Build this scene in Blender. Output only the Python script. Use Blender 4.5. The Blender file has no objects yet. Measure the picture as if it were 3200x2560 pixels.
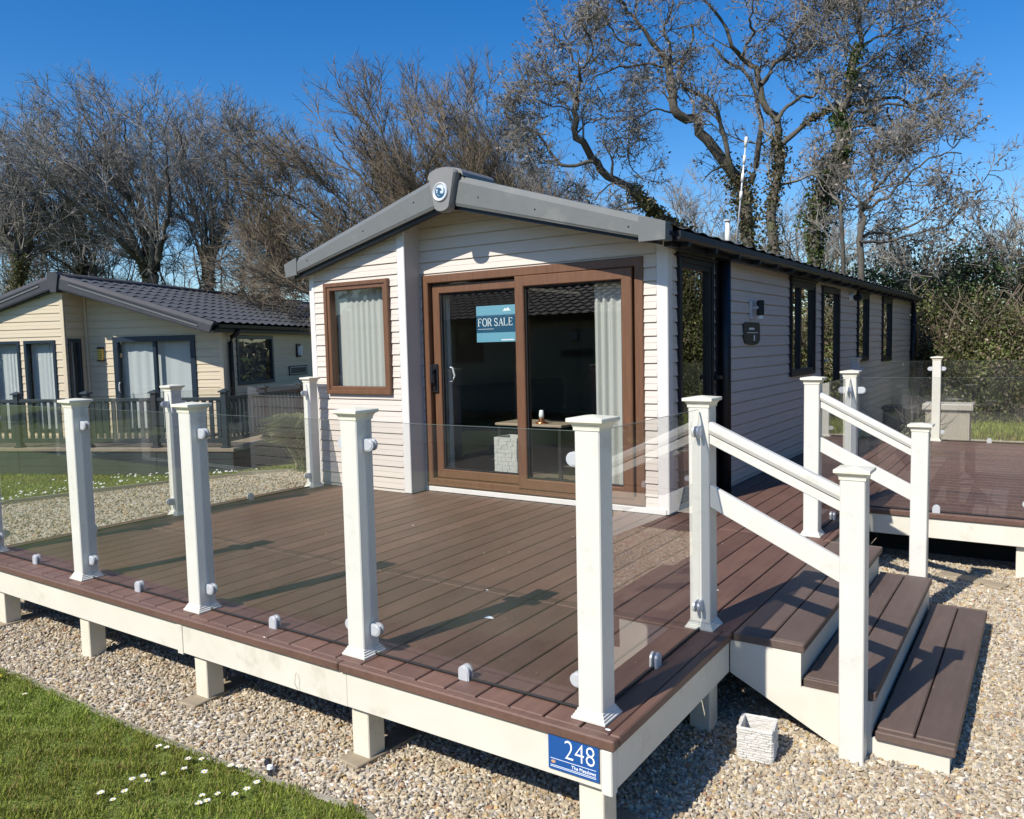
import bpy, bmesh, math, random
import numpy as np
from mathutils import Vector, Matrix
random.seed(7); rng = np.random.default_rng(11)
R = math.radians
scene = bpy.context.scene
COL = scene.collection

# ------------------------------------------------------------------ camera
CAM = np.array([2.36933, -5.56246, 1.29542])
FW = np.array([-0.55981965, 0.82490698, -0.07829707])
RT = np.array([0.82824932, 0.55987418, -0.02332297])
UP = np.array([-0.02459723, 0.07790616, 0.99665722])
FPX = 2481.95
cd = bpy.data.cameras.new('camera'); cam = bpy.data.objects.new('camera', cd); COL.objects.link(cam)
cam.matrix_world = Matrix(((RT[0], UP[0], -FW[0], CAM[0]), (RT[1], UP[1], -FW[1], CAM[1]), (RT[2], UP[2], -FW[2], CAM[2]), (0, 0, 0, 1)))
cd.sensor_fit = 'HORIZONTAL'; cd.sensor_width = 36; cd.lens = FPX / 3200 * 36; cd.clip_start = .05; cd.clip_end = 2000
scene.camera = cam

# ------------------------------------------------------------------ light
SUN = Vector((-.235, -1.05, 1.035)).normalized()
w = bpy.data.worlds.new('World'); scene.world = w; w.use_nodes = True
nt = w.node_tree; nt.nodes.clear()
sky = nt.nodes.new('ShaderNodeTexSky'); sky.sky_type = 'NISHITA'; sky.sun_disc = False
sky.sun_elevation = math.asin(SUN.z); sky.sun_rotation = math.atan2(SUN.x, SUN.y)
sky.air_density = 1.0; sky.dust_density = .3; sky.ozone_density = 3.5
hs = nt.nodes.new('ShaderNodeHueSaturation'); hs.inputs['Saturation'].default_value = 1.39; hs.inputs['Hue'].default_value = .507
bg = nt.nodes.new('ShaderNodeBackground'); bg.inputs['Strength'].default_value = .120
wo = nt.nodes.new('ShaderNodeOutputWorld')
nt.links.new(sky.outputs[0], hs.inputs['Color']); nt.links.new(hs.outputs[0], bg.inputs[0]); nt.links.new(bg.outputs[0], wo.inputs[0])
sd = bpy.data.lights.new('sun', 'SUN'); so = bpy.data.objects.new('sun', sd); COL.objects.link(so)
sd.energy = 5.0; sd.angle = R(.53); sd.color = (1, .94, .85)
so.rotation_euler = SUN.to_track_quat('Z', 'Y').to_euler(); so.location = (0, -5, 20)
vs = scene.view_settings; vs.view_transform = 'Standard'; vs.look = 'None'; vs.exposure = 0.34; vs.gamma = 1; vs.use_curve_mapping = False

# ------------------------------------------------------------------ helpers
def tag(o, label=None, cat=None, group=None, kind=None):
    if label: o['label'] = label
    if cat: o['category'] = cat
    if group: o['group'] = group
    if kind: o['kind'] = kind
    return o
def empty(name, loc, label=None, cat=None, group=None, rz=0, parent=None):
    o = bpy.data.objects.new(name, None); COL.objects.link(o); o.location = loc; o.rotation_euler = (0, 0, rz)
    o.empty_display_size = .1
    if parent: o.parent = parent
    return tag(o, label, cat, group)
class MB:
    """collects polygons; coordinates are local to whatever parent it is built under"""
    def __init__(s): s.v = []; s.f = []
    def poly(s, pts, faces):
        b = len(s.v); s.v += [tuple(p) for p in pts]; s.f += [tuple(b + i for i in f) for f in faces]; return s
    def box(s, x0, y0, z0, x1, y1, z1, b=0.0, M=None):
        if x0 > x1: x0, x1 = x1, x0
        if y0 > y1: y0, y1 = y1, y0
        if z0 > z1: z0, z1 = z1, z0
        b = min(b, (x1 - x0) * .45, (y1 - y0) * .45, (z1 - z0) * .45)
        if b <= 0:
            P = [(x, y, z) for x in (x0, x1) for y in (y0, y1) for z in (z0, z1)]
            F = [(0, 1, 3, 2), (4, 6, 7, 5), (0, 4, 5, 1), (2, 3, 7, 6), (0, 2, 6, 4), (1, 5, 7, 3)]
        else:
            P = []; idx = {}
            c = [(x0, x1), (y0, y1), (z0, z1)]
            for i in (0, 1):
                for j in (0, 1):
                    for k in (0, 1):
                        base = [c[0][i], c[1][j], c[2][k]]; sg = [1 if t == 0 else -1 for t in (i, j, k)]
                        for ax in range(3):
                            q = [base[a] + (0 if a == ax else sg[a] * b) for a in range(3)]
                            idx[(i, j, k, ax)] = len(P); P.append(tuple(q))
            F = []
            def q4(a, n):
                cx = [sum(P[i][t] for i in a) / len(a) for t in range(3)]
                e1 = [P[a[1]][t] - P[a[0]][t] for t in range(3)]; e2 = [P[a[2]][t] - P[a[1]][t] for t in range(3)]
                nn = (e1[1] * e2[2] - e1[2] * e2[1], e1[2] * e2[0] - e1[0] * e2[2], e1[0] * e2[1] - e1[1] * e2[0])
                F.append(tuple(a) if sum(nn[t] * n[t] for t in range(3)) > 0 else tuple(reversed(a)))
            for ax in range(3):
                o1, o2 = [a for a in range(3) if a != ax]
                for sgn in (0, 1):
                    ring = []
                    for (u, vv) in ((0, 0), (1, 0), (1, 1), (0, 1)):
                        key = [0, 0, 0]; key[ax] = sgn; key[o1] = u; key[o2] = vv; ring.append(idx[(*key, ax)])
                    n = [0, 0, 0]; n[ax] = 1 if sgn else -1; q4(ring, n)
                for u in (0, 1):
                    for vv in (0, 1):
                        k0 = [0, 0, 0]; k1 = [0, 0, 0]; k0[ax] = 0; k1[ax] = 1
                        for k in (k0, k1): k[o1] = u; k[o2] = vv
                        n = [0, 0, 0]; n[o1] = 1 if u else -1; n[o2] = 1 if vv else -1
                        q4([idx[(*k0, o1)], idx[(*k0, o2)], idx[(*k1, o2)], idx[(*k1, o1)]], n)
            for i in (0, 1):
                for j in (0, 1):
                    for k in (0, 1):
                        q4([idx[(i, j, k, 0)], idx[(i, j, k, 1)], idx[(i, j, k, 2)]], [2 * i - 1, 2 * j - 1, 2 * k - 1])
        if M is not None: P = [tuple(M @ Vector(p)) for p in P]
        return s.poly(P, F)
    def prism(s, prof, a, b, M=None):
        """prof: list of (u,v); extruded along third axis a->b. M maps (u,v,w)"""
        n = len(prof); P = [(u, v, a) for u, v in prof] + [(u, v, b) for u, v in prof]
        F = [(i, (i + 1) % n, n + (i + 1) % n, n + i) for i in range(n)] + [tuple(range(n - 1, -1, -1)), tuple(range(n, 2 * n))]
        if M is not None: P = [tuple(M @ Vector(p)) for p in P]
        return s.poly(P, F)
    def lathe(s, prof, cx=0, cy=0, cz=0, n=16, M=None):
        m = len(prof); P = []
        for i in range(n):
            a = 2 * math.pi * i / n
            P += [(cx + r * math.cos(a), cy + r * math.sin(a), cz + z) for r, z in prof]
        F = [(i * m + j, ((i + 1) % n) * m + j, ((i + 1) % n) * m + j + 1, i * m + j + 1) for i in range(n) for j in range(m - 1)]
        F += [tuple(i * m for i in range(n - 1, -1, -1)), tuple(i * m + m - 1 for i in range(n))]
        if M is not None: P = [tuple(M @ Vector(p)) for p in P]
        return s.poly(P, F)
    def tube(s, pts, r, n=8):
        pts = [Vector(p) for p in pts]; k = len(pts); P = []
        rr = r if isinstance(r, (list, tuple)) else [r] * k
        for i, p in enumerate(pts):
            t = (pts[min(i + 1, k - 1)] - pts[max(i - 1, 0)]).normalized()
            u = t.cross(Vector((0, 0, 1)) if abs(t.z) < .9 else Vector((1, 0, 0))).normalized(); vv = t.cross(u)
            for j in range(n):
                a = 2 * math.pi * j / n; P.append(tuple(p + (u * math.cos(a) + vv * math.sin(a)) * rr[i]))
        F = [(i * n + j, i * n + (j + 1) % n, (i + 1) * n + (j + 1) % n, (i + 1) * n + j) for i in range(k - 1) for j in range(n)]
        F += [tuple(range(n)), tuple(range((k - 1) * n + n - 1, (k - 1) * n - 1, -1))]
        return s.poly(P, F)
    def build(s, name, mat, parent=None, smooth=False, label=None, cat=None, group=None, kind=None, fix=True):
        me = bpy.data.meshes.new(name); me.from_pydata(s.v, [], s.f)
        if fix:
            bm = bmesh.new(); bm.from_mesh(me); bmesh.ops.recalc_face_normals(bm, faces=bm.faces); bm.to_mesh(me); bm.free()
        me.materials.append(mat)
        if smooth: me.polygons.foreach_set('use_smooth', [True] * len(me.polygons))
        o = bpy.data.objects.new(name, me); COL.objects.link(o)
        if parent: o.parent = parent
        return tag(o, label, cat, group, kind)
def link_copy(o, parent=None, loc=None):
    c = o.copy(); COL.objects.link(c); c.parent = parent
    if loc is not None: c.location = loc
    return c
def copy_tree(o, parent=None):
    c = o.copy(); COL.objects.link(c); c.parent = parent
    for ch in list(o.children): copy_tree(ch, c)
    return c
def npmesh(name, V, F, mat, parent=None, col=None, smooth=False, **kw):
    """V (n,3), F (m,k) with k 3 or 4, col (n,3) optional point colours"""
    V = np.ascontiguousarray(V, dtype=np.float32); F = np.ascontiguousarray(F, dtype=np.int32)
    me = bpy.data.meshes.new(name); k = F.shape[1]
    me.vertices.add(len(V)); me.vertices.foreach_set('co', V.ravel())
    me.loops.add(F.size); me.loops.foreach_set('vertex_index', F.ravel())
    me.polygons.add(len(F)); me.polygons.foreach_set('loop_start', np.arange(0, F.size, k, dtype=np.int32))
    me.polygons.foreach_set('use_smooth', np.full(len(F), smooth))
    me.update(calc_edges=True)
    if col is not None:
        a = me.color_attributes.new('tint', 'FLOAT_COLOR', 'POINT')
        c4 = np.ones((len(V), 4), np.float32); c4[:, :3] = col; a.data.foreach_set('color', c4.ravel())
    me.materials.append(mat); o = bpy.data.objects.new(name, me); COL.objects.link(o)
    if parent: o.parent = parent
    return tag(o, **kw)

# ------------------------------------------------------------------ materials
def mat(name, col, rough=.5, spec=.5, metal=0., var=None, vscale=8., vstretch=None, bump=0., bscale=60., dirt=None, dscale=3., attr=False, bstretch=None, trans=0.):
    m = bpy.data.materials.new(name); m.use_nodes = True; nt = m.node_tree; N = nt.nodes; L = nt.links
    b = N['Principled BSDF']; b.inputs['Roughness'].default_value = rough; b.inputs['Metallic'].default_value = metal
    b.inputs['Specular IOR Level'].default_value = spec
    tc = N.new('ShaderNodeTexCoord')
    def mapped(st):
        if not st: return tc.outputs['Object']
        mp = N.new('ShaderNodeMapping'); mp.inputs['Scale'].default_value = st; L.new(tc.outputs['Object'], mp.inputs[0]); return mp.outputs[0]
    cur = None
    if attr:
        a = N.new('ShaderNodeAttribute'); a.attribute_name = 'tint'; cur = a.outputs['Color']
    if var:
        n = N.new('ShaderNodeTexNoise'); n.inputs['Scale'].default_value = vscale; n.inputs['Detail'].default_value = 6; n.inputs['Roughness'].default_value = .65
        L.new(mapped(vstretch), n.inputs['Vector'])
        r = N.new('ShaderNodeValToRGB'); r.color_ramp.elements[0].position = .3; r.color_ramp.elements[1].position = .7
        r.color_ramp.elements[0].color = (*col, 1); r.color_ramp.elements[1].color = (*var, 1); L.new(n.outputs['Fac'], r.inputs[0])
        if attr:
            mx = N.new('ShaderNodeMix'); mx.data_type = 'RGBA'; mx.blend_type = 'MULTIPLY'; mx.inputs[0].default_value = 1
            L.new(cur, mx.inputs[6]); L.new(r.outputs[0], mx.inputs[7]); cur = mx.outputs[2]
        else: cur = r.outputs[0]
    if dirt:
        dcol, lo, hi = dirt
        n = N.new('ShaderNodeTexNoise'); n.inputs['Scale'].default_value = dscale; n.inputs['Detail'].default_value = 8; n.inputs['Roughness'].default_value = .7
        L.new(tc.outputs['Object'], n.inputs['Vector'])
        r = N.new('ShaderNodeMapRange'); r.inputs['From Min'].default_value = lo; r.inputs['From Max'].default_value = hi; L.new(n.outputs['Fac'], r.inputs['Value'])
        mx = N.new('ShaderNodeMix'); mx.data_type = 'RGBA'; L.new(r.outputs[0], mx.inputs[0])
        if cur: L.new(cur, mx.inputs[6])
        else: mx.inputs[6].default_value = (*col, 1)
        mx.inputs[7].default_value = (*dcol, 1); cur = mx.outputs[2]
    if cur: L.new(cur, b.inputs['Base Color'])
    else: b.inputs['Base Color'].default_value = (*col, 1)
    if bump:
        n = N.new('ShaderNodeTexNoise'); n.inputs['Scale'].default_value = bscale; n.inputs['Detail'].default_value = 5
        L.new(mapped(bstretch), n.inputs['Vector'])
        bp = N.new('ShaderNodeBump'); bp.inputs['Strength'].default_value = bump; bp.inputs['Distance'].default_value = .01
        L.new(n.outputs['Fac'], bp.inputs['Height']); L.new(bp.outputs[0], b.inputs['Normal'])
    if trans:
        tr = N.new('ShaderNodeBsdfTranslucent'); mx2 = N.new('ShaderNodeMixShader'); mx2.inputs[0].default_value = trans
        if cur: L.new(cur, tr.inputs[0])
        else: tr.inputs[0].default_value = (*col, 1)
        L.new(b.outputs[0], mx2.inputs[1]); L.new(tr.outputs[0], mx2.inputs[2]); L.new(mx2.outputs[0], N['Material Output'].inputs[0])
    return m
def glass_mat(name, tint, refl=1.0, haze=0.0):
    """thin pane: transparent with a tint, reflecting by Fresnel on the faces turned to the ray"""
    m = bpy.data.materials.new(name); m.use_nodes = True; N = m.node_tree.nodes; L = m.node_tree.links; N.clear()
    out = N.new('ShaderNodeOutputMaterial'); t = N.new('ShaderNodeBsdfTransparent'); t.inputs[0].default_value = (*tint, 1)
    g = N.new('ShaderNodeBsdfGlossy'); g.inputs['Roughness'].default_value = 0.0; g.inputs[0].default_value = (1, 1, 1, 1)
    fr = N.new('ShaderNodeFresnel'); fr.inputs[0].default_value = 1.52
    geo = N.new('ShaderNodeNewGeometry'); inv = N.new('ShaderNodeMath'); inv.operation = 'SUBTRACT'; inv.inputs[0].default_value = 1
    L.new(geo.outputs['Backfacing'], inv.inputs[1])
    mu = N.new('ShaderNodeMath'); mu.operation = 'MULTIPLY'; L.new(fr.outputs[0], mu.inputs[0]); L.new(inv.outputs[0], mu.inputs[1])
    m2 = N.new('ShaderNodeMath'); m2.operation = 'MULTIPLY'; m2.use_clamp = True; L.new(mu.outputs[0], m2.inputs[0]); m2.inputs[1].default_value = 1.75 * refl
    src = t.outputs[0]
    if haze:
        d = N.new('ShaderNodeBsdfDiffuse'); d.inputs[0].default_value = (.7, .72, .7, 1); tc = N.new('ShaderNodeTexCoord')
        n = N.new('ShaderNodeTexNoise'); n.inputs['Scale'].default_value = 3; n.inputs['Detail'].default_value = 7; L.new(tc.outputs['Object'], n.inputs['Vector'])
        mr = N.new('ShaderNodeMapRange'); mr.inputs['From Min'].default_value = .3; mr.inputs['From Max'].default_value = .8; mr.inputs['To Max'].default_value = haze
        L.new(n.outputs['Fac'], mr.inputs[0]); mh = N.new('ShaderNodeMixShader'); L.new(mr.outputs[0], mh.inputs[0]); L.new(t.outputs[0], mh.inputs[1]); L.new(d.outputs[0], mh.inputs[2]); src = mh.outputs[0]
    mx = N.new('ShaderNodeMixShader'); L.new(m2.outputs[0], mx.inputs[0]); L.new(src, mx.inputs[1]); L.new(g.outputs[0], mx.inputs[2]); L.new(mx.outputs[0], out.inputs[0])
    return m
M = {}
M['pvc'] = mat('white_pvc', (.665, .655, .60), .40, .35, var=(.61, .60, .54), vscale=5, dirt=((.42, .40, .30), .56, .92), dscale=9)
M['pvc_cap'] = mat('weathered_pvc_cap', (.78, .76, .66), .4, .5, var=(.66, .63, .47), vscale=9, dirt=((.40, .38, .24), .55, .9), dscale=14)
M['fascia'] = mat('fascia_pvc', (.68, .655, .575), .45, .3, var=(.61, .58, .49), vscale=3, dirt=((.36, .33, .23), .55, .92), dscale=5, bump=.05, bscale=12)
M['leg'] = mat('leg_pvc', (.72, .68, .57), .45, .4, var=(.64, .59, .46), vscale=4, dirt=((.35, .30, .2), .58, .9), dscale=7)
def deckmat(name, c1, c2):
    m = mat(name, c1, .55, .45, var=c2, vscale=3.0, vstretch=(14, 1.2, 14), bump=.25, bscale=18, bstretch=(26, 1, 26), dirt=((.22, .17, .13), .66, .9), dscale=2.2)
    nt = m.node_tree; N = nt.nodes; L = nt.links; b = N['Principled BSDF']
    # per-board tone and small pale specks
    oi = N.new('ShaderNodeObjectInfo'); mr = N.new('ShaderNodeMapRange'); mr.inputs['To Min'].default_value = .84; mr.inputs['To Max'].default_value = 1.15; L.new(oi.outputs['Random'], mr.inputs[0])
    tc = N.new('ShaderNodeTexCoord'); vo = N.new('ShaderNodeTexVoronoi'); vo.inputs['Scale'].default_value = 7.0; L.new(tc.outputs['Object'], vo.inputs['Vector'])
    lt = N.new('ShaderNodeMath'); lt.operation = 'LESS_THAN'; lt.inputs[1].default_value = .045; L.new(vo.outputs['Distance'], lt.inputs[0])
    src = b.inputs['Base Color'].links[0].from_socket
    mul = N.new('ShaderNodeMix'); mul.data_type = 'RGBA'; mul.blend_type = 'MULTIPLY'; mul.inputs[0].default_value = 1; L.new(src, mul.inputs[6]); L.new(mr.outputs[0], mul.inputs[7])
    gt = N.new('ShaderNodeMath'); gt.operation = 'GREATER_THAN'; gt.inputs[1].default_value = .72; sp = N.new('ShaderNodeSeparateColor'); L.new(vo.outputs['Color'], sp.inputs[0]); L.new(sp.outputs[0], gt.inputs[0])
    mm = N.new('ShaderNodeMath'); mm.operation = 'MULTIPLY'; L.new(lt.outputs[0], mm.inputs[0]); L.new(gt.outputs[0], mm.inputs[1])
    fd = N.new('ShaderNodeTexNoise'); fd.inputs['Scale'].default_value = 1.1; fd.inputs['Detail'].default_value = 9; fd.inputs['Roughness'].default_value = .75; L.new(tc.outputs['Object'], fd.inputs['Vector'])
    fr = N.new('ShaderNodeMapRange'); fr.inputs['From Min'].default_value = .3; fr.inputs['From Max'].default_value = .72; fr.inputs['To Min'].default_value = .80; fr.inputs['To Max'].default_value = 1.32; L.new(fd.outputs['Fac'], fr.inputs[0])
    m3 = N.new('ShaderNodeMix'); m3.data_type = 'RGBA'; m3.blend_type = 'MULTIPLY'; m3.inputs[0].default_value = 1; L.new(mul.outputs[2], m3.inputs[6]); L.new(fr.outputs[0], m3.inputs[7]); mul = m3
    rr_ = N.new('ShaderNodeMapRange'); rr_.inputs['To Min'].default_value = .42; rr_.inputs['To Max'].default_value = .68; L.new(fd.outputs['Fac'], rr_.inputs[0]); L.new(rr_.outputs[0], b.inputs['Roughness'])
    mx = N.new('ShaderNodeMix'); mx.data_type = 'RGBA'; L.new(mm.outputs[0], mx.inputs[0]); L.new(mul.outputs[2], mx.inputs[6]); mx.inputs[7].default_value = (.5, .46, .4, 1); L.new(mx.outputs[2], b.inputs['Base Color'])
    return m
M['deck'] = deckmat('brown_composite_board', (.108, .056, .041), (.140, .080, .058))
M['step'] = deckmat('brown_step_board', (.088, .060, .048), (.110, .078, .062))
M['wallback'] = mat('dark_wall_membrane', (.30, .27, .24), .8, .2)
M['clad'] = mat('pink_beige_cladding', (.63, .565, .50), .5, .3, var=(.59, .525, .46), vscale=3, vstretch=(1, 1, 14), bump=.12, bscale=30, bstretch=(1, 1, 12))
M['trim'] = mat('pale_corner_trim', (.68, .66, .63), .4, .5, var=(.63, .61, .58), vscale=5)
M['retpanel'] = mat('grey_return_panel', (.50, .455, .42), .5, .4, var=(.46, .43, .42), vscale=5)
M['brown'] = mat('brown_woodgrain_frame', (.168, .084, .045), .40, .4, var=(.120, .058, .031), vscale=5, vstretch=(9, 9, 1), bump=.08, bscale=40, bstretch=(8, 8, 1))
M['brownh'] = mat('brown_woodgrain_rail', (.168, .086, .046), .38, .5, var=(.110, .048, .026), vscale=5, vstretch=(1, 9, 9), bump=.08, bscale=40, bstretch=(1, 8, 8))
M['barge'] = mat('grey_green_bargeboard', (.148, .156, .152), .48, .35, var=(.126, .133, .130), vscale=3, bump=.08, bscale=25, dirt=((.24, .24, .21), .58, .9), dscale=2.5)
M['cap'] = mat('grey_apex_cover', (.19, .185, .178), .42, .5, var=(.22, .215, .205), vscale=5)
M['dark'] = mat('black_plastic', (.008, .009, .012), .45, .4, var=(.013, .014, .017), vscale=6)
M['soffit'] = mat('soffit_board', (.42, .38, .34), .6, .3, var=(.36, .33, .30), vscale=4)
M['roof'] = mat('dark_roof_tile', (.062, .065, .071), .6, .3, var=(.085, .089, .097), vscale=6, bump=.2, bscale=80, dirt=((.12, .12, .09), .6, .9), dscale=2)
M['metal'] = mat('satin_grey_metal', (.60, .62, .65), .35, .5, metal=.25, var=(.54, .56, .59), vscale=20)
M['chrome'] = mat('chrome', (.70, .72, .74), .32, .5, metal=.35)
M['rubber'] = mat('black_gasket', (.015, .015, .016), .6, .3)
M['curtain'] = mat('pale_curtain', (.74, .74, .70), .8, .2, var=(.66, .66, .62), vscale=3, vstretch=(18, 1, .4), trans=.3)
M['ncurt'] = mat('white_blind', (.72, .75, .76), .8, .2, var=(.62, .66, .68), vscale=3, vstretch=(20, 1, .4), trans=.2)
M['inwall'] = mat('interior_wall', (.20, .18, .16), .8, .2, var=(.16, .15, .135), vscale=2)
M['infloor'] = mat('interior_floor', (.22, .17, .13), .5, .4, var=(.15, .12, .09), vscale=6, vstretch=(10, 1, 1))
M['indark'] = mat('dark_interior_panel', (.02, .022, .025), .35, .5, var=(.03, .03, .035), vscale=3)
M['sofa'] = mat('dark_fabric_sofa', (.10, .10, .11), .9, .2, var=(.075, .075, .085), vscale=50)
M['table'] = mat('wood_table_top', (.42, .34, .26), .4, .4, var=(.34, .27, .2), vscale=4, vstretch=(1, 10, 10))
M['copper'] = mat('copper', (.75, .32, .16), .3, .5, metal=.9)
M['blue'] = mat('blue_sign_face', (.014, .085, .30), .35, .5, var=(.012, .075, .26), vscale=6)
M['signwhite'] = mat('white_lettering', (.85, .9, .92), .4, .4)
M['lightblue'] = mat('pale_blue_print', (.16, .38, .50), .5, .3)
M['navy'] = mat('navy_print', (.018, .085, .16), .5, .3)
M['nclad'] = mat('cream_cladding', (.61, .525, .365), .5, .3, var=(.56, .48, .36), vscale=3, vstretch=(1, 1, 12))
M['ntrim'] = mat('slate_blue_trim', (.022, .032, .039), .45, .4, var=(.032, .044, .052), vscale=4)
M['nbarge'] = mat('charcoal_barge', (.046, .048, .056), .62, .2, var=(.060, .062, .072), vscale=4)
M['nframe'] = mat('petrol_blue_frame', (.012, .022, .034), .35, .5, var=(.018, .030, .045), vscale=4)
M['nskirt'] = mat('slate_skirting', (.022, .034, .038), .5, .4, var=(.034, .047, .052), vscale=3)
M['ndeck'] = mat('tan_deck_edge', (.32, .26, .19), .6, .3, var=(.25, .2, .15), vscale=5)
M['yellow'] = mat('amber_lantern_glass', (.72, .50, .10), .3, .5)
M['planter'] = mat('whitewashed_stone_planter', (.66, .65, .61), .8, .2, var=(.54, .52, .48), vscale=16, vstretch=(1, 1, 3), bump=.6, bscale=40, bstretch=(1, 1, 3))
M['plank'] = mat('weathered_plank', (.34, .28, .20), .8, .2, var=(.24, .20, .14), vscale=8, vstretch=(1, 1, 6), bump=.3, bscale=30)
M['newplank'] = mat('pale_timber_plank', (.55, .33, .20), .7, .2, var=(.48, .28, .16), vscale=8)
M['edging'] = mat('grey_timber_edging', (.33, .30, .24), .85, .2, var=(.23, .21, .16), vscale=9, bump=.4, bscale=35)
M['bin'] = mat('beige_ribbed_plastic', (.42, .38, .33), .6, .3, var=(.37, .34, .29), vscale=6)
M['binlid'] = mat('pale_ribbed_lid', (.50, .47, .42), .6, .3, var=(.44, .41, .37), vscale=6)
M['slate'] = mat('slate_plaque', (.022, .024, .022), .5, .4, var=(.06, .062, .055), vscale=14)
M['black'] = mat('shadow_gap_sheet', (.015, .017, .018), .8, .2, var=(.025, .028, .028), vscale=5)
M['bark'] = mat('oak_bark', (.060, .054, .045), .9, .2, var=(.125, .112, .094), vscale=7, vstretch=(3, 3, 1), bump=.8, bscale=14, dirt=((.10, .115, .05), .55, .75), dscale=1.3)
M['twig'] = mat('grey_twig_bark', (.25, .235, .22), .85, .2, var=(.165, .155, .14), vscale=1.3)
M['twigb'] = mat('brown_twig_bark', (.20, .165, .12), .85, .2, var=(.135, .105, .072), vscale=1.1)
M['leaf'] = mat('foliage', (1, 1, 1), .5, .35, attr=True, trans=.25)
M['stone'] = mat('gravel_stone', (1, 1, 1), .75, .25, attr=True, var=(.72, .70, .66), vscale=40)
M['grass'] = mat('grass_blade', (1, 1, 1), .6, .25, attr=True, trans=.3)
M['petal'] = mat('white_petal', (.80, .80, .78), .6, .2)
M['dandelion'] = mat('yellow_petal', (.80, .58, .02), .6, .2)
M['glass'] = glass_mat('balustrade_glass', (.955, .96, .95), 1.0, .018)
M['edgeglass'] = mat('green_glass_edge', (.16, .20, .18), .2, .5)
M['wglass'] = glass_mat('window_glass', (.93, .945, .935), .85)
M['sideglass'] = glass_mat('dark_window_glass', (.5, .55, .52), 1.6)
M['spot'] = mat('dark_hole', (.01, .01, .012), .6, .3)

GZ = -.42
def ground_z(x, y):
    """slight fall to the left towards the neighbouring plot"""
    return np.where(x < -4.2, GZ - .053 * np.clip(-4.2 - x, 0, 6.0), GZ)

# ------------------------------------------------------------------ ground
def gravel_colour(m, small=True):
    nt = m.node_tree; N = nt.nodes; L = nt.links; b = N['Principled BSDF']; b.inputs['Roughness'].default_value = .9
    tc = N.new('ShaderNodeTexCoord'); vo = N.new('ShaderNodeTexVoronoi'); vo.inputs['Scale'].default_value = 48; vo.inputs['Randomness'].default_value = 1
    wn = N.new('ShaderNodeTexNoise'); wn.inputs['Scale'].default_value = 30; L.new(tc.outputs['Object'], wn.inputs['Vector'])
    ad = N.new('ShaderNodeMix'); ad.data_type = 'VECTOR'; ad.inputs[0].default_value = .012; L.new(tc.outputs['Object'], ad.inputs[4]); L.new(wn.outputs['Color'], ad.inputs[5])
    L.new(ad.outputs[1], vo.inputs['Vector'])
    sp = N.new('ShaderNodeSeparateColor'); L.new(vo.outputs['Color'], sp.inputs[0])
    r = N.new('ShaderNodeValToRGB'); e = r.color_ramp.elements; r.color_ramp.interpolation = 'CONSTANT'
    cols = [(0, (.46, .40, .30)), (.2, (.56, .50, .40)), (.38, (.36, .31, .25)), (.5, (.62, .58, .50)), (.66, (.40, .26, .16)), (.74, (.50, .42, .28)), (.88, (.30, .29, .28)), (.94, (.66, .63, .58))]
    e[0].position = 0; e[0].color = (*cols[0][1], 1); e[1].position = cols[1][0]; e[1].color = (*cols[1][1], 1)
    for p, c in cols[2:]: q = e.new(p); q.color = (*c, 1)
    L.new(sp.outputs[0], r.inputs[0]); L.new(r.outputs[0], b.inputs['Base Color'])
    bp = N.new('ShaderNodeBump'); bp.inputs['Strength'].default_value = 1; bp.inputs['Distance'].default_value = .012; bp.invert = True
    L.new(vo.outputs['Distance'], bp.inputs['Height']); L.new(bp.outputs[0], b.inputs['Normal'])
M['gravelbed'] = mat('gravel_bed', (.4, .35, .28), .9, .2); gravel_colour(M['gravelbed'])
M['turf'] = mat('turf', (.115, .155, .036), .95, .1, var=(.15, .19, .05), vscale=2.2, bump=.8, bscale=70, dirt=((.12, .13, .04), .55, .85), dscale=1.1)

def grid_sheet(name, xs, ys, dz, material, inside=None, **kw):
    X, Y = np.meshgrid(xs, ys, indexing='ij'); Z = ground_z(X, Y) + dz
    V = np.stack([X, Y, Z], -1).reshape(-1, 3); nx, ny = len(xs), len(ys)
    i, j = np.meshgrid(np.arange(nx - 1), np.arange(ny - 1), indexing='ij'); a = (i * ny + j).ravel()
    F = np.stack([a, a + ny, a + ny + 1, a + 1], -1)
    return npmesh(name, V, F, material, **kw)
xs = np.concatenate([[-400, -150, -60, -30, -20], np.arange(-16, 12, .7), [20, 60, 150, 400]])
grid_sheet('ground', xs, np.array([-400, -100, -40, -20, -10, 0, 10, 20, 40, 100, 400.]), -.012, M['turf'], kind='structure')
# gravel bed polygon: (kept as a strip fan of quads between a left lawn edge and the right)
def poly_sheet(name, pts, dz, material, **kw):
    bm = bmesh.new(); vs_ = [bm.verts.new((x, y, 0)) for x, y in pts]; bm.faces.new(vs_)
    bmesh.ops.triangulate(bm, faces=bm.faces)
    me = bpy.data.meshes.new(name)
    for cut in (-4.2, -6.2, -8.2, -10.2):
        bmesh.ops.bisect_plane(bm, geom=bm.verts[:] + bm.edges[:] + bm.faces[:], plane_co=(cut, 0, 0), plane_no=(1, 0, 0))
    for v in bm.verts: v.co.z = float(ground_z(v.co.x, v.co.y)) + dz
    bmesh.ops.recalc_face_normals(bm, faces=bm.faces); bm.to_mesh(me); bm.free()
    if me.polygons[0].normal.z < 0: me.flip_normals()
    me.materials.append(material); o = bpy.data.objects.new(name, me); COL.objects.link(o); return tag(o, **kw)
LEFT_EDGE = [(-9.75, -2.5), (-9.42, -.6), (-9.1, .4), (-8.72, 1.4), (-8.2, 2.25), (-7.6, 2.9)]
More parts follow.
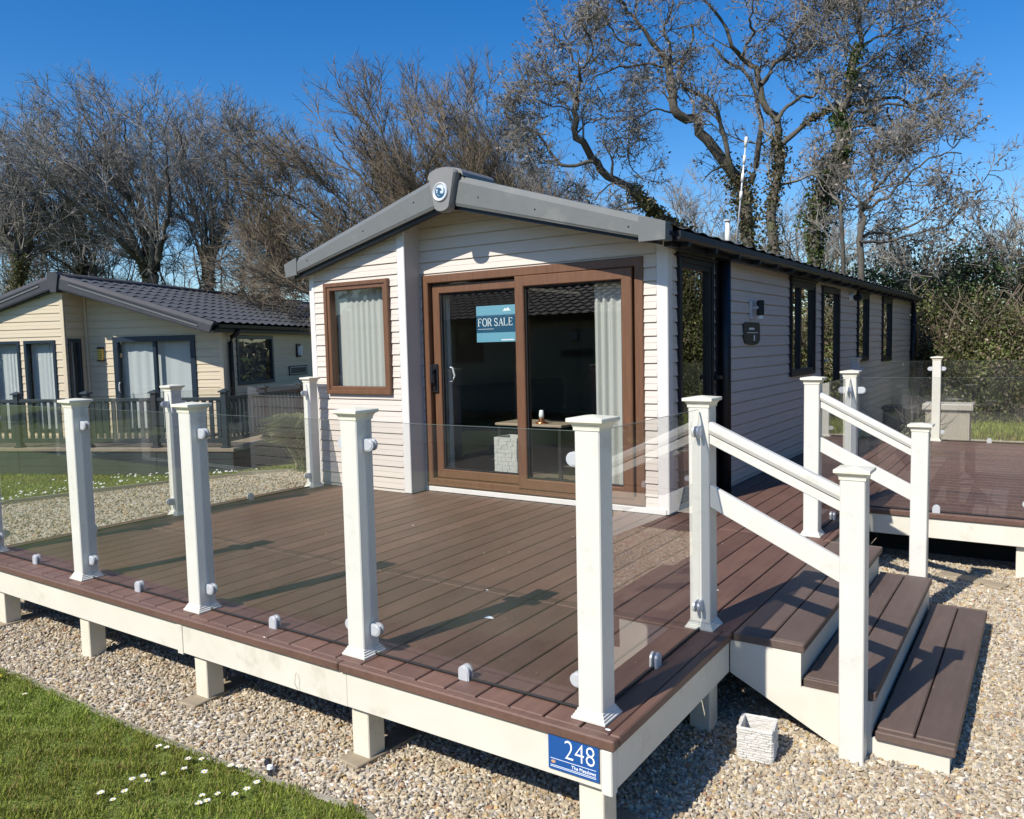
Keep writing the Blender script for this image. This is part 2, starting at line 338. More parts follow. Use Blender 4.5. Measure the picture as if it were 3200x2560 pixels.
FRONT_EDGE = [(-9.75, -3.9), (-4.5, -3.75), (-2.6, -3.66), (-2.2, -3.63), (-1.3, -3.64), (-.5, -3.62), (0., -3.585), (.3, -3.555), (.62, -3.66), (.9, -4.1), (1.2, -5.0), (1.6, -7.0)]
gpts = LEFT_EDGE + [(-7.4, 12.5), (7.0, 12.5), (7.0, -7.0)] + FRONT_EDGE[::-1][:-1] + [(-9.75, -3.9)]
poly_sheet('gravel_bed', gpts, 0.0, M['gravelbed'], kind='structure')
lawn_pts = FRONT_EDGE + [(1.6, -30), (-40, -30), (-40, -3.9)]
poly_sheet('front_lawn', lawn_pts, .012, M['turf'], kind='structure')

def in_poly(x, y, poly):
    ins = np.zeros(len(x), bool); n = len(poly); j = n - 1
    for i in range(n):
        xi, yi = poly[i]; xj, yj = poly[j]
        c = ((yi > y) != (yj > y)) & (x < (xj - xi) * (y - yi) / (yj - yi + 1e-12) + xi); ins ^= c; j = i
    return ins
# ---- loose gravel stones
ICO = None
def ico_dirs():
    t = (1 + 5 ** .5) / 2
    v = np.array([(-1, t, 0), (1, t, 0), (-1, -t, 0), (1, -t, 0), (0, -1, t), (0, 1, t), (0, -1, -t), (0, 1, -t), (t, 0, -1), (t, 0, 1), (-t, 0, -1), (-t, 0, 1)], float)
    v /= np.linalg.norm(v[0])
    f = np.array([(0, 11, 5), (0, 5, 1), (0, 1, 7), (0, 7, 10), (0, 10, 11), (1, 5, 9), (5, 11, 4), (11, 10, 2), (10, 7, 6), (7, 1, 8), (3, 9, 4), (3, 4, 2), (3, 2, 6), (3, 6, 8), (3, 8, 9), (4, 9, 5), (2, 4, 11), (6, 2, 10), (8, 6, 7), (9, 8, 1)])
    return v, f
PAL = np.array([(.60, .51, .35), (.68, .59, .43), (.46, .36, .24), (.72, .66, .54), (.53, .45, .33), (.42, .22, .11), (.58, .40, .17), (.33, .31, .28), (.63, .53, .40), (.80, .76, .67), (.38, .29, .19), (.50, .46, .40)])
PALW = np.array([18, 16, 12, 10, 12, 3, 5, 7, 10, 5, 8, 8.]); PALW /= PALW.sum()
def stones(name, x, y, size, seed, layer=0.0, **kw):
    g = np.random.default_rng(seed); n = len(x); v, f = ico_dirs()
    ax = size[:, None] * g.uniform([.75, .45, .32], [1.35, .9, .62], (n, 3))
    pts = v[None] * g.uniform(.78, 1.18, (n, 12, 1)) * ax[:, None, :]
    q = g.normal(size=(n, 4)); q[:, 1:3] *= .45; q /= np.linalg.norm(q, axis=1)[:, None]
    w_, a, b, c = q.T
    Rm = np.stack([1 - 2 * (b * b + c * c), 2 * (a * b - c * w_), 2 * (a * c + b * w_), 2 * (a * b + c * w_), 1 - 2 * (a * a + c * c), 2 * (b * c - a * w_), 2 * (a * c - b * w_), 2 * (b * c + a * w_), 1 - 2 * (a * a + b * b)], -1).reshape(n, 3, 3)
    pts = np.einsum('nij,nkj->nki', Rm, pts)
    pts[:, :, 0] += x[:, None]; pts[:, :, 1] += y[:, None]; pts[:, :, 2] += (ground_z(x, y) + size * g.uniform(.05, .55, n) + layer)[:, None]
    F = f[None] + (np.arange(n) * 12)[:, None, None]
    col = PAL[g.choice(len(PAL), n, p=PALW)] * g.uniform(.66, 1.0, (n, 1)); col = col * .8 + np.array([.56, .48, .36]) * .17; col = np.repeat(col, 12, 0)
    npmesh(name, pts.reshape(-1, 3), F.reshape(-1, 3), M['stone'], col=np.clip(col, 0, .9), kind='stuff', **kw)
def scatter(x0, x1, y0, y1, dens, seed):
    g = np.random.default_rng(seed); n = int((x1 - x0) * (y1 - y0) * dens); return g.uniform(x0, x1, n), g.uniform(y0, y1, n)
sx, sy = [], []
for (x0, x1, y0, y1, dn) in [(-3.6, 1.0, -3.7, -2.4, 4000), (.6, 2.9, -3.9, -1.0, 5200), (1.0, 3.0, -1.0, 1.2, 2800), (-3.6, .6, -2.4, -1.2, 500)]:
    a, b = scatter(x0, x1, y0, y1, dn, int(dn + x1 * 10)); sx.append(a); sy.append(b)
sx = np.concatenate(sx); sy = np.concatenate(sy); k = in_poly(sx, sy, gpts); sx, sy = sx[k], sy[k]
stones('gravel', sx, sy, rng.uniform(.0075, .0155, len(sx)), 3, label='loose cream, tan and rust coloured gravel around the deck', cat='gravel')
a, b = scatter(-9.4, -3.55, -3.8, 5.5, 420, 5); k = in_poly(a, b, gpts); a, b = a[k], b[k]
stones('gravel', a, b, rng.uniform(.013, .024, len(a)), 6, label='loose pale gravel between the deck and the cream lodge', cat='gravel')

# ---- grass blades
def blades(name, x, y, h, wd, seed, dz=.012, **kw):
    g = np.random.default_rng(seed); n = len(x); az = g.uniform(0, 2 * np.pi, n); lean = g.uniform(.1, .9, n) * h
    z = ground_z(x, y) + dz; dx, dy = np.cos(az), np.sin(az)
    p0 = np.stack([x - dy * wd / 2, y + dx * wd / 2, z], -1); p1 = np.stack([x + dy * wd / 2, y - dx * wd / 2, z], -1)
    m0 = np.stack([x + dx * lean * .4 - dy * wd * .4, y + dy * lean * .4 + dx * wd * .4, z + h * .6], -1)
    m1 = np.stack([x + dx * lean * .4 + dy * wd * .4, y + dy * lean * .4 - dx * wd * .4, z + h * .6], -1)
    tp = np.stack([x + dx * lean, y + dy * lean, z + h * .92], -1)
    V = np.stack([p0, p1, m1, m0, tp], 1).reshape(-1, 3); b0 = (np.arange(n) * 5)[:, None]
    F = np.concatenate([b0 + np.array([[0, 1, 2]]), b0 + np.array([[0, 2, 3]]), b0 + np.array([[3, 2, 4]])], 0)
    c = np.array([.215, .285, .045]) * g.uniform(.5, 1.4, (n, 1)); dry = g.random(n) < .17; c[dry] = np.array([.30, .28, .10]) * g.uniform(.7, 1.2, (dry.sum(), 1))
    # broad patches of paler and browner turf
    pt = .5 + .5 * np.sin(x * 3.1 + np.sin(y * 4.3) * 1.4) * np.sin(y * 2.6 + x * .9); c *= (0.86 + .3 * pt)[:, None]; c[:, 0] *= 1 + .18 * (1 - pt)
    npmesh(name, V, F, M['grass'], col=np.repeat(c, 5, 0), **kw)
x, y = scatter(-2.9, .8, -5.1, -3.5, 26000, 9); k = in_poly(x, y, lawn_pts); k &= (y > -4.6 - .25 * x) | (x < -3); x, y = x[k], y[k]
tuft = .75 + .5 * np.sin(x * 23 + 2 * np.sin(y * 17)) * np.sin(y * 19)
blades('lawn_grass', x, y, rng.uniform(.012, .034, len(x)) * tuft, rng.uniform(.0022, .0048, len(x)), 10, label='short green mown grass with clover in the foreground lawn', cat='grass', kind='stuff')
def lawn_left(n, seed):
    g = np.random.default_rng(seed); x = g.uniform(-16, -7.6, n); y = g.uniform(-2.5, 3.4, n)
    return x, y
lx, ly = lawn_left(52000, 12); k = ~in_poly(lx, ly, gpts + []) & (ly > -2.5); lx, ly = lx[k], ly[k]
blades('lawn_grass', lx, ly, rng.uniform(.03, .055, len(lx)), rng.uniform(.008, .014, len(lx)), 13, dz=-.012, label='mown grass strip between gravel and the cream lodge', cat='grass', kind='stuff')
g_ = np.random.default_rng(77); n = 420; lx2, ly2 = g_.uniform(-3.5, 2.9, n), g_.uniform(-3.6, .8, n); k = in_poly(lx2, ly2, gpts) & ((ly2 < -2.6) | (lx2 > 1.2)); lx2, ly2 = lx2[k], ly2[k]
a0 = g_.uniform(0, 6.28, len(lx2)); s0 = g_.uniform(.006, .016, len(lx2)); zz = GZ + .016 + g_.uniform(0, .006, len(lx2)); Vd = []
for q in range(4):
    aa = a0 + q * np.pi / 2; rr = s0 * (1.0 if q % 2 == 0 else .45); Vd.append(np.stack([lx2 + rr * np.cos(aa), ly2 + rr * np.sin(aa), zz + g_.uniform(-.003, .004, len(lx2))], -1))
Vd = np.stack(Vd, 1).reshape(-1, 3); cd_ = np.array([(.24, .15, .07), (.14, .09, .05), (.33, .26, .15)])[g_.integers(0, 3, len(lx2))]
npmesh('leaf_litter', Vd, np.arange(len(Vd)).reshape(-1, 4), M['leaf'], col=np.repeat(cd_, 4, 0), kind='stuff', label='small dry brown leaf scraps blown over the gravel', cat='leaf litter')
# timber edging
def edging(pts, z0, h, t, label):
    mb = MB()
    for (xa, ya), (xb, yb) in zip(pts[:-1], pts[1:]):
        d = Vector((xb - xa, yb - ya, 0)); L_ = d.length; Mx = Matrix.Translation((xa, ya, 0)) @ Matrix.Rotation(math.atan2(d.y, d.x), 4, 'Z')
        za = float(ground_z(xa, ya)); mb.box(0, -t / 2, za + z0, L_ - .004, t / 2, za + h, .004, Mx)
    return mb.build('lawn_edging', M['edging'], label=label, cat='edging')
edging(FRONT_EDGE[2:9], -.05, .018, .03, 'low grey timber edging between the front lawn and gravel')
edging(LEFT_EDGE, -.05, .07, .03, 'thin timber edging along the lawn before the cream lodge')
# daisies
def daisy(x, y, r, z, name='daisy', label='small white daisy open in the foreground lawn', group='daisies in the front lawn', pm=None):
    t = empty(name, (x, y, z), label, 'flower', group, rz=random.uniform(0, 6))
    mb = MB(); n = 11
    for i in range(n):
        a = 2 * math.pi * i / n; M4 = Matrix.Rotation(random.uniform(-.25, .25), 4, 'X') @ Matrix.Rotation(a, 4, 'Z')
        mb.poly([tuple(M4 @ Vector(p)) for p in [(0, -.001, 0), (r * .6, -r * .2, .002), (r, 0, .0035), (r * .6, r * .2, .002)]], [(0, 1, 2, 3)])
    mb.build('petals', pm or M['petal'], t, fix=False)
    MB().lathe([(r * .28, 0), (r * .22, .004), (.0005, .005)], n=8).build('flower_centre', M['dandelion'], t)
    MB().tube([(0, 0, -.03), (0, 0, 0)], .0012, 4).build('stem', M['turf'], t)
    return t
for i, (x, y) in enumerate([(-1.844, -3.76), (-.764, -3.709), (-.725, -3.697), (-.559, -3.705), (-.509, -3.677), (-.503, -3.761), (-.54, -3.829), (-.409, -3.733), (-.611, -3.919), (-.593, -3.883), (-.543, -3.896), (-.621, -4.04), (-.552, -3.985), (-.531, -4.043), (-.264, -3.844), (-.219, -3.854), (-.224, -3.805), (-.167, -3.769), (-.158, -3.721), (-.163, -3.671), (-.327, -3.63), (-.361, -3.645), (-.23, -3.882)]):
    d_ = daisy(x, y, random.uniform(.0125, .0160), GZ + .040)
    if i == 0: d_['label'] = 'lone white daisy far left of the others near the gravel edge'; del d_['group']
daisy(-2.19, -3.73, .016, GZ + .045, 'dandelion', 'yellow dandelion at the left end of the front lawn', None, M['dandelion'])
g = np.random.default_rng(4); dl = MB()
for i in range(150):
    yy = g.uniform(-.8, 2.6); xx = np.interp(yy, [p[1] for p in LEFT_EDGE], [p[0] for p in LEFT_EDGE]) - abs(g.normal(0, .9)) - .2
    if g.random() < .5: yy += .15
    zz = float(ground_z(xx, yy)) + .05; s_ = g.uniform(.012, .024)
    dl.poly([(xx - s_, yy - s_ * .5, zz), (xx + s_, yy - s_ * .4, zz), (xx + s_ * .6, yy + s_, zz + .012), (xx - s_ * .7, yy + s_, zz + .01)], [(0, 1, 2, 3)])
dl.build('daisy_patch', M['petal'], fix=False, label='scattered white daisies in the lawn before the cream lodge', cat='flowers', kind='stuff')
# small spike light at the lawn edge
t = empty('garden_light', (-.215, -3.566, GZ), 'small black spike light with white dome at the lawn edge', 'light')
MB().tube([(.03, -.02, .01), (-.05, .03, .035)], [.006, .016], 8).build('spike', M['dark'], t)
MB().lathe([(.014, 0), (.012, .012), (.001, .017)], -.005, .005, .03, 10).build('dome', M['signwhite'], t)

# ------------------------------------------------------------------ foliage helpers
def leaf_quads(P, size, g, cols, up=.0, elong=1.6):
    n = len(P); d = g.normal(size=(n, 3)); d /= np.linalg.norm(d, axis=1)[:, None]
    e = np.cross(d, g.normal(size=(n, 3))); e /= np.linalg.norm(e, axis=1)[:, None]
    s = (size * g.uniform(.6, 1.3, n))[:, None]; d = d * s * elong * .5; e = e * s * .5
    V = np.stack([P - d, P + e * .9 - d * .1, P + d, P - e * .9 + d * .1], 1).reshape(-1, 3)
    F = np.arange(n * 4).reshape(-1, 4); c = np.asarray(cols)[g.integers(0, len(cols), n)] * g.uniform(.65, 1.3, (n, 1))
    return V, F, np.repeat(c, 4, 0)
# ------------------------------------------------------------------ caravan building helpers
def planeM(O, u, n):
    """local (u, out, z) -> world; u along the wall, n outward"""
    return Matrix(((u[0], n[0], 0, O[0]), (u[1], n[1], 0, O[1]), (0, 0, 1, O[2]), (0, 0, 0, 1)))
PROF = [(0.0, .020), (.046, .0145), (.052, .0160), (.0915, .0110), (.0920, .001), (.102, .001)]
def prof_at(r):
    for (a, oa), (b, ob) in zip(PROF[:-1], PROF[1:]):
        if a <= r <= b: return oa + (ob - oa) * (r - a) / (b - a + 1e-9)
    return PROF[-1][1]
def free_rects(u0, u1, z0, z1, ops):
    us = sorted({u0, u1, *[min(max(o[i], u0), u1) for o in ops for i in (0, 1)]}); res = []
    for a, b in zip(us[:-1], us[1:]):
        if b - a < 1e-4: continue
        m = (a + b) / 2; segs = [(z0, z1)]
        for o in ops:
            if o[0] < m < o[1]:
                ns = []
                for s0, s1 in segs:
                    if o[3] <= s0 or o[2] >= s1: ns.append((s0, s1)); continue
                    if o[2] > s0: ns.append((s0, o[2]))
                    if o[3] < s1: ns.append((o[3], s1))
                segs = ns
        for s in segs:
            if s[1] - s[0] > .004:
                for r in res:
                    if abs(r[1] - a) < 1e-4 and r[2:] == [s[0], s[1]]: r[1] = b; break
                else: res.append([a, b, s[0], s[1]])
    return res
def clad(parent, Mx, u0, u1, z0, z1, ops, material, lim=None, joined=None, name='cladding_board', pitch=.102, phase=.031):
    k0 = int(math.floor((z0 - phase) / pitch)); cnt = 0
    k = k0
    while phase + k * pitch < z1:
        zb = phase + k * pitch; zt = zb + pitch; a, b = max(zb, z0), min(zt, z1); k += 1
        if b - a < .006: continue
        for (ua, ub, za, zc) in free_rects(u0, u1, a, b, ops):
            zz = [za] + [zb + p[0] * pitch / .102 for p in PROF if za + 1e-4 < zb + p[0] * pitch / .102 < zc - 1e-4] + [zc]
            if lim and (lim(zc)[0] > ub or lim(zc)[1] < ua): continue
            pts = []
            L_, Rr = [], []
            for z in zz:
                o = prof_at((z - zb) * .102 / pitch); lo, hi = lim(z) if lim else (-99, 99)
                x0, x1 = max(ua, lo), min(ub, hi)
                if x1 < x0: x0 = x1 = (x0 + x1) / 2
                L_.append((x0, o, z)); Rr.append((x1, o, z))
            L_ = [(L_[0][0], 0, za)] + L_ + [(L_[-1][0], 0, zc)]; Rr = [(Rr[0][0], 0, za)] + Rr + [(Rr[-1][0], 0, zc)]
            n = len(L_); P = [tuple(Mx @ Vector(p)) for p in L_ + Rr]
            F = [(i, i + 1, n + i + 1, n + i) for i in range(n - 1)] + [tuple(range(n)), tuple(range(2 * n - 1, n - 1, -1))]
            mb = joined if joined is not None else MB(); mb.poly(P, F)
            if joined is None: mb.build(name, material, parent)
            cnt += 1
    return cnt
def backing(mb, Mx, u0, u1, z0, z1, ops, th=.06):
    for (a, b, c, d) in free_rects(u0, u1, z0, z1, ops): mb.box(a, -th, c, b, 0, d, 0, Mx)
def frame_bars(mb, Mx, u0, u1, z0, z1, fw, d0, d1, bev=.006):
    """mitred-looking rectangular frame of four bars between depths d0..d1 (outward)"""
    for pts in ([(u0, z0), (u1, z0), (u1 - fw, z0 + fw), (u0 + fw, z0 + fw)], [(u1, z0), (u1, z1), (u1 - fw, z1 - fw), (u1 - fw, z0 + fw)],
                [(u1, z1), (u0, z1), (u0 + fw, z1 - fw), (u1 - fw, z1 - fw)], [(u0, z1), (u0, z0), (u0 + fw, z0 + fw), (u0 + fw, z1 - fw)]):
        cx = sum(p[0] for p in pts) / 4; cz = sum(p[1] for p in pts) / 4
        inner = []
        for (u, z) in pts:
            # pull outer/inner edges in a little on the front face for a rounded arris
            du = (bev if u < (u0 + u1) / 2 else -bev) if abs(u - u0) < 1e-6 or abs(u - u1) < 1e-6 else ((-bev if u < (u0 + u1) / 2 else bev))
            dz = (bev if z < (z0 + z1) / 2 else -bev) if abs(z - z0) < 1e-6 or abs(z - z1) < 1e-6 else ((-bev if z < (z0 + z1) / 2 else bev))
            inner.append((u + du, z + dz))
        P = [(u, d0, z) for u, z in pts] + [(u, d1 - bev, z) for u, z in pts] + [(u, d1, z) for u, z in inner]
        F = [(3, 2, 1, 0), (8, 9, 10, 11)] + [(i, (i + 1) % 4, 4 + (i + 1) % 4, 4 + i) for i in range(4)] + [(4 + i, 4 + (i + 1) % 4, 8 + (i + 1) % 4, 8 + i) for i in range(4)]
        mb.poly([tuple(Mx @ Vector(p)) for p in P], F)
def pane(parent, Mx, u0, u1, z0, z1, d, material, th=.006, name='pane'):
    return MB().box(u0, d - th, z0, u1, d, z1, 0, Mx).build(name, material, parent)
def curtain(parent, Mx, u0, u1, z0, z1, d, material, waves=9, amp=.02, name='curtain', seed=0):
    r_ = random.Random(seed); n = waves * 8; P = []
    ph = [r_.uniform(-.5, .5) for _ in range(waves + 2)]
    for i in range(n + 1):
        t = i / n; u = u0 + (u1 - u0) * t; w_ = math.sin(t * waves * 2 * math.pi + 1.2 * math.sin(t * 7 + seed)) * (.6 + .4 * math.sin(t * 5 + 2 + seed))
        P.append((u, w_))
    V = [tuple(Mx @ Vector((u + .004 * w_, d + amp * w_ * .6, z1))) for u, w_ in P] + [tuple(Mx @ Vector((u, d + amp * w_, z0))) for u, w_ in P]
    F = [(i, i + 1, n + 2 + i, n + 1 + i) for i in range(n)]
    return MB().poly(V, F).build(name, material, parent, smooth=True, fix=False)
def roof_mesh(parent, x_e, z_e, x_r, z_r, y0, y1, tile_w, courses, material, name, amp=.016):
    """tiled slope between the eave line (x_e, z_e) and the ridge line (x_r, z_r), along y"""
    nt_ = max(2, int((y1 - y0) / tile_w)); per = 6; ny = nt_ * per + 1; ys = np.linspace(y0, y1, ny)
    ph = (ys - y0) / tile_w * 2 * np.pi; wv = amp * np.clip(np.cos(ph) * 1.2, -.55, 1)
    rows = []; L_ = math.hypot(x_r - x_e, z_r - z_e); nx_, nz_ = -(z_r - z_e) / L_ * (1 if x_r > x_e else -1), abs(x_r - x_e) / L_
    for c_ in range(courses):
        for t, h in ((c_ / courses, .022), ((c_ + 1) / courses, .002)):
            hx = h + wv + .006
            rows.append(np.stack([np.full(ny, x_e + (x_r - x_e) * t) + nx_ * hx, ys, z_e + (z_r - z_e) * t + nz_ * hx], -1))
    V = np.concatenate(rows); m = len(rows); i, j = np.meshgrid(np.arange(m - 1), np.arange(ny - 1), indexing='ij'); a = (i * ny + j).ravel()
    F = np.stack([a, a + 1, a + ny + 1, a + ny], -1)
    return npmesh(name, V, F, material, parent=parent, kind='stuff', smooth=False)

# ------------------------------------------------------------------ the holiday caravan for sale
W, PJ, XR, LEN = 3.579, .208, -2.379, 12.35
car = empty('holiday_caravan', (0, 0, 0), 'pale pink-beige clad holiday caravan with brown sliding door and grey gable trim', 'caravan')
MF = planeM((0, 0, 0), (1, 0, 0), (0, -1, 0))            # front wall, right of the step
ML = planeM((0, -PJ, 0), (1, 0, 0), (0, -1, 0))          # projecting left bay
MS = planeM((0, 0, 0), (0, 1, 0), (1, 0, 0))             # right-hand side wall
SL = .303; EZ = 2.06
lim = lambda z: (-W + max(0, (z - EZ) / SL), -max(0, (z - EZ) / SL))
DOOR = (-2.345, -.175, .048, 1.952); LWIN = (-3.371, -2.548, .89, 1.935)
SIDE = [(.165, .90, .06, 1.95), (3.30, 4.36, .90, 1.96), (4.75, 5.72, .0, 1.96), (6.92, 7.74, .96, 1.97), (8.98, 9.88, .90, 1.97)]
wb = MB()
backing(wb, MF, XR, 0, .0, EZ, [DOOR]); backing(wb, ML, -W, XR, -.0, EZ, [LWIN]); backing(wb, MS, .06, LEN, -.35, EZ, SIDE)
gz = EZ + SL * W / 2
for (ya, yb, xa, xb) in ((-.0, .06, XR, 0), (-PJ, -PJ + .06, -W, XR)):
    ztop = lambda x: EZ + SL * min(x + W, -x)
    pr = [(xa, EZ), (xb, EZ)] + ([(xb, ztop(xb))] if xb < -.01 else []) + ([(-W / 2, gz)] if xa < -W / 2 < xb else []) + ([(xa, ztop(xa))] if xa > -W + .01 else [])
    wb.prism(pr, ya, yb, Matrix(((1, 0, 0, 0), (0, 0, 1, 0), (0, 1, 0, 0), (0, 0, 0, 1))))
wb.box(-W, -PJ + .06, -.35, -W + .06, LEN, EZ); wb.box(-W + .06, LEN - .06, -.35, -.06, LEN, EZ)
wb.box(XR - .06, -PJ + .0605, 0, XR - .001, -.001, 2.25)
wb.build('wall', M['wallback'], car)
clad(car, MF, XR + .002, -.072, .045, 2.66, [(DOOR[0], DOOR[1], 0, DOOR[3])], M['clad'], lim)
clad(car, ML, -W + .055, XR - .072, .0, 2.45, [LWIN], M['clad'], lim)
clad(car, MS, .075, LEN - .04, -.30, 2.03, SIDE, M['clad'])
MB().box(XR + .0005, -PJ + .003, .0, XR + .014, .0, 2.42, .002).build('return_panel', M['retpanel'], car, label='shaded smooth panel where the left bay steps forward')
tr = MB()
tr.box(-.072, -.020, .0, .020, .0, 2.06, .006).build('corner_trim', M['trim'], car)
MB().box(.0005, .0005, .0, .020, .073, 2.06, .004).build('corner_trim', M['trim'], car)
MB().box(XR - .072, -PJ - .020, .0, XR + .016, -PJ, 2.42, .005).build('corner_trim', M['trim'], car)
MB().box(-W - .016, -PJ - .020, -.30, -W + .055, -PJ, 2.06, .005).build('corner_trim', M['trim'], car)
MB().box(XR + .02, -.034, .001, -.0, -.0005, .046, .004).build('sill_board', M['trim'], car, label='white strip below the sliding door')
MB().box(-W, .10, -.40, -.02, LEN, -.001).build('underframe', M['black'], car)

# left window
def window(Mx, rect, d, fmat, gmat, fw=.068, sash=.0, mull=None, name='window', gd=.0, bars=True):
    u0, u1, z0, z1 = rect
    mb = MB(); frame_bars(mb, Mx, u0, u1, z0, z1, fw * .55, -.05, d, .005); fr = mb.build(name, fmat, car)
    mb = MB(); frame_bars(mb, Mx, u0 + fw * .5, u1 - fw * .5, z0 + fw * .5, z1 - fw * .5, fw * .52, -.04, d - .012, .005)
    if mull: mb.box(mull - .03, -.04, z0 + fw * .5, mull + .03, d - .013, z1 - fw * .5, .005, Mx)
    mb.build('sash', fmat, fr)
    pane(fr, Mx, u0 + fw, u1 - fw, z0 + fw, z1 - fw, gd, gmat)
    return fr
lw = window(ML, LWIN, .052, M['brown'], M['wglass'], fw=.072)
curtain(lw, ML, LWIN[0] + .06, LWIN[1] - .06, LWIN[2] + .03, LWIN[3] - .03, -.072, M['curtain'], 9, .015, seed=3)
for i, r_ in enumerate(SIDE):
    if i == 2: continue
    f_ = window(MS, r_, .045, M['dark'], M['sideglass'], fw=.075, mull=(3.72 if i == 1 else None))
    MB().box(r_[0] - .03, .0, r_[3] + .001, r_[1] + .03, .06, r_[3] + .028, .004, MS).build('head_flashing', M['dark'], f_)
dr = MB(); frame_bars(dr, MS, SIDE[2][0], SIDE[2][1], SIDE[2][2], SIDE[2][3], .07, -.05, .04, .005); dr = dr.build('side_door', M['dark'], car)
MB().box(SIDE[2][0] + .071, -.04, .01, SIDE[2][1] - .071, .0, .72, .004, MS).build('door_panel', M['dark'], dr)
pane(dr, MS, SIDE[2][0] + .071, SIDE[2][1] - .071, .725, 1.88, .0, M['sideglass'])
MB().box(4.9, .0, 1.02, 5.02, .05, 1.05, .004, MS).build('door_handle', M['metal'], dr)

# sliding door
sdoor = MB(); frame_bars(sdoor, MF, DOOR[0], DOOR[1], DOOR[2], DOOR[3], .072, -.06, .030, .006)
sdoor.box(-.245, -.05, .12, -.20, .022, 1.88, .004, MF)
sdoor = sdoor.build('sliding_door', M['brown'], car)
lf = MB(); frame_bars(lf, MF, -2.255, -1.27, .125, 1.865, .078, -.075, -.012, .006); lf = lf.build('door_leaf', M['brown'], sdoor, label='inner left leaf of the sliding door')
rf = MB(); frame_bars(rf, MF, -1.330, -.265, .100, 1.878, .088, -.055, .040, .007)
rf = rf.build('door_leaf', M['brown'], sdoor, label='outer right leaf of the sliding door')
rl = MB(); rl.box(-2.27, -.05, .085, -1.335, .024, .118, .003, MF); rl.box(-2.27, -.055, .05 + .0725, -.25, -.0125, .124, .0, MF)
rl.box(DOOR[0] + .02, .0305, .06, DOOR[1] - .02, .042, .078, .003, MF); rl.build('door_track', M['brownh'], sdoor)
gk = MB(); frame_bars(gk, MF, -2.176, -1.35, .204, 1.786, .012, -.055, -.030, .002); frame_bars(gk, MF, -1.241, -.354, .189, 1.789, .012, -.01, .014, .002)
gk.build('glazing_gasket', M['rubber'], sdoor)
pane(sdoor, MF, -2.165, -1.30, .215, 1.775, -.038, M['wglass']); pane(sdoor, MF, -1.230, -.365, .20, 1.778, .0, M['wglass'])
h = MB(); h.box(-2.262, -.011, .90, -2.205, .004, 1.16, .004, MF); h.box(-2.250, .004, 1.07, -2.232, .05, 1.10, .003, MF); h.box(-2.256, .035, .985, -2.228, .055, 1.15, .006, MF); h.box(-2.250, .004, .93, -2.225, .018, .985, .004, MF)
h.build('door_handle', M['dark'], sdoor)
h = MB().tube([(-2.17, .10, 1.00), (-2.13, .12, .99), (-2.11, .12, 1.05), (-2.13, .12, 1.12), (-2.18, .10, 1.13)], .010, 8); h.build('inner_handle', M['metal'], sdoor, smooth=True)
curtain(sdoor, MF, -.665, -.27, .12, 1.93, -.11, M['curtain'], 5, .03, seed=5)
curtain(sdoor, MF, -2.32, -2.17, .12, 1.93, -.16, M['curtain'], 4, .025, seed=9)

# interior
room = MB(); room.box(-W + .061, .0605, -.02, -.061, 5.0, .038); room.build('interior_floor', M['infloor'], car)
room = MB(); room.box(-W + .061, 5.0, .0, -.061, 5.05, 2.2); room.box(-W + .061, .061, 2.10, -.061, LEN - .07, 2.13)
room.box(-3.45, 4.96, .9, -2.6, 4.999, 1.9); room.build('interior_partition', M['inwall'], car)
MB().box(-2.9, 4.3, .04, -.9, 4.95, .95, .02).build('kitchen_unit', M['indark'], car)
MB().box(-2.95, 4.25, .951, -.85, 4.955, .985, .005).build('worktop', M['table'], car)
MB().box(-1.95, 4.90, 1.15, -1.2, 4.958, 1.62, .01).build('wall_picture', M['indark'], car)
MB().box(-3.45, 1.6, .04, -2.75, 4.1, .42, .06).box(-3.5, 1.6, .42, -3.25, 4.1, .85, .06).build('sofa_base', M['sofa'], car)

# roof, barge boards, apex cover, gutter
roof_mesh(car, .17, 2.085, -W / 2, 2.085 + SL * (W / 2 + .17), -.30, LEN + .1, .30, 7, M['roof'], 'roof_tiles', .008)
roof_mesh(car, -W - .17, 2.085, -W / 2, 2.085 + SL * (W / 2 + .17), -.30, LEN + .1, .30, 7, M['roof'], 'roof_tiles', .008)
zr = 2.085 + SL * (W / 2 + .17)
MXZ = Matrix(((1, 0, 0, 0), (0, 0, 1, 0), (0, 1, 0, 0), (0, 0, 0, 1)))
rb = MB(); rb.prism([(.165, 2.045), (.165, 2.075), (-W / 2, zr - .015), (-W - .165, 2.075), (-W - .165, 2.045), (-W / 2, zr - .06)], -.30, LEN + .09, MXZ); rb.build('roof_deck', M['dark'], car)
MB().tube([(-W / 2, -.28, zr + .02), (-W / 2, LEN + .1, zr + .02)], .06, 10).build('ridge_cap', M['roof'], car, smooth=True)
sf = MB(); sf.prism([(.10, 2.018), (-W / 2, 2.018 + SL * (W / 2 + .1)), (-W - .10, 2.018), (-W - .10, 2.040), (-W / 2, 2.04 + SL * (W / 2 + .1)), (.10, 2.040)], -.335, -.0145, MXZ)
sf.build('soffit', M['soffit'], car)
MB().lathe([(.0005, 0), (.05, 0), (.05, .012), (.0005, .012)], -1.96, -.19, 2.018 + SL * 1.71 - .0105, 14, Matrix.Identity(4)).build('soffit_light', M['spot'], car)
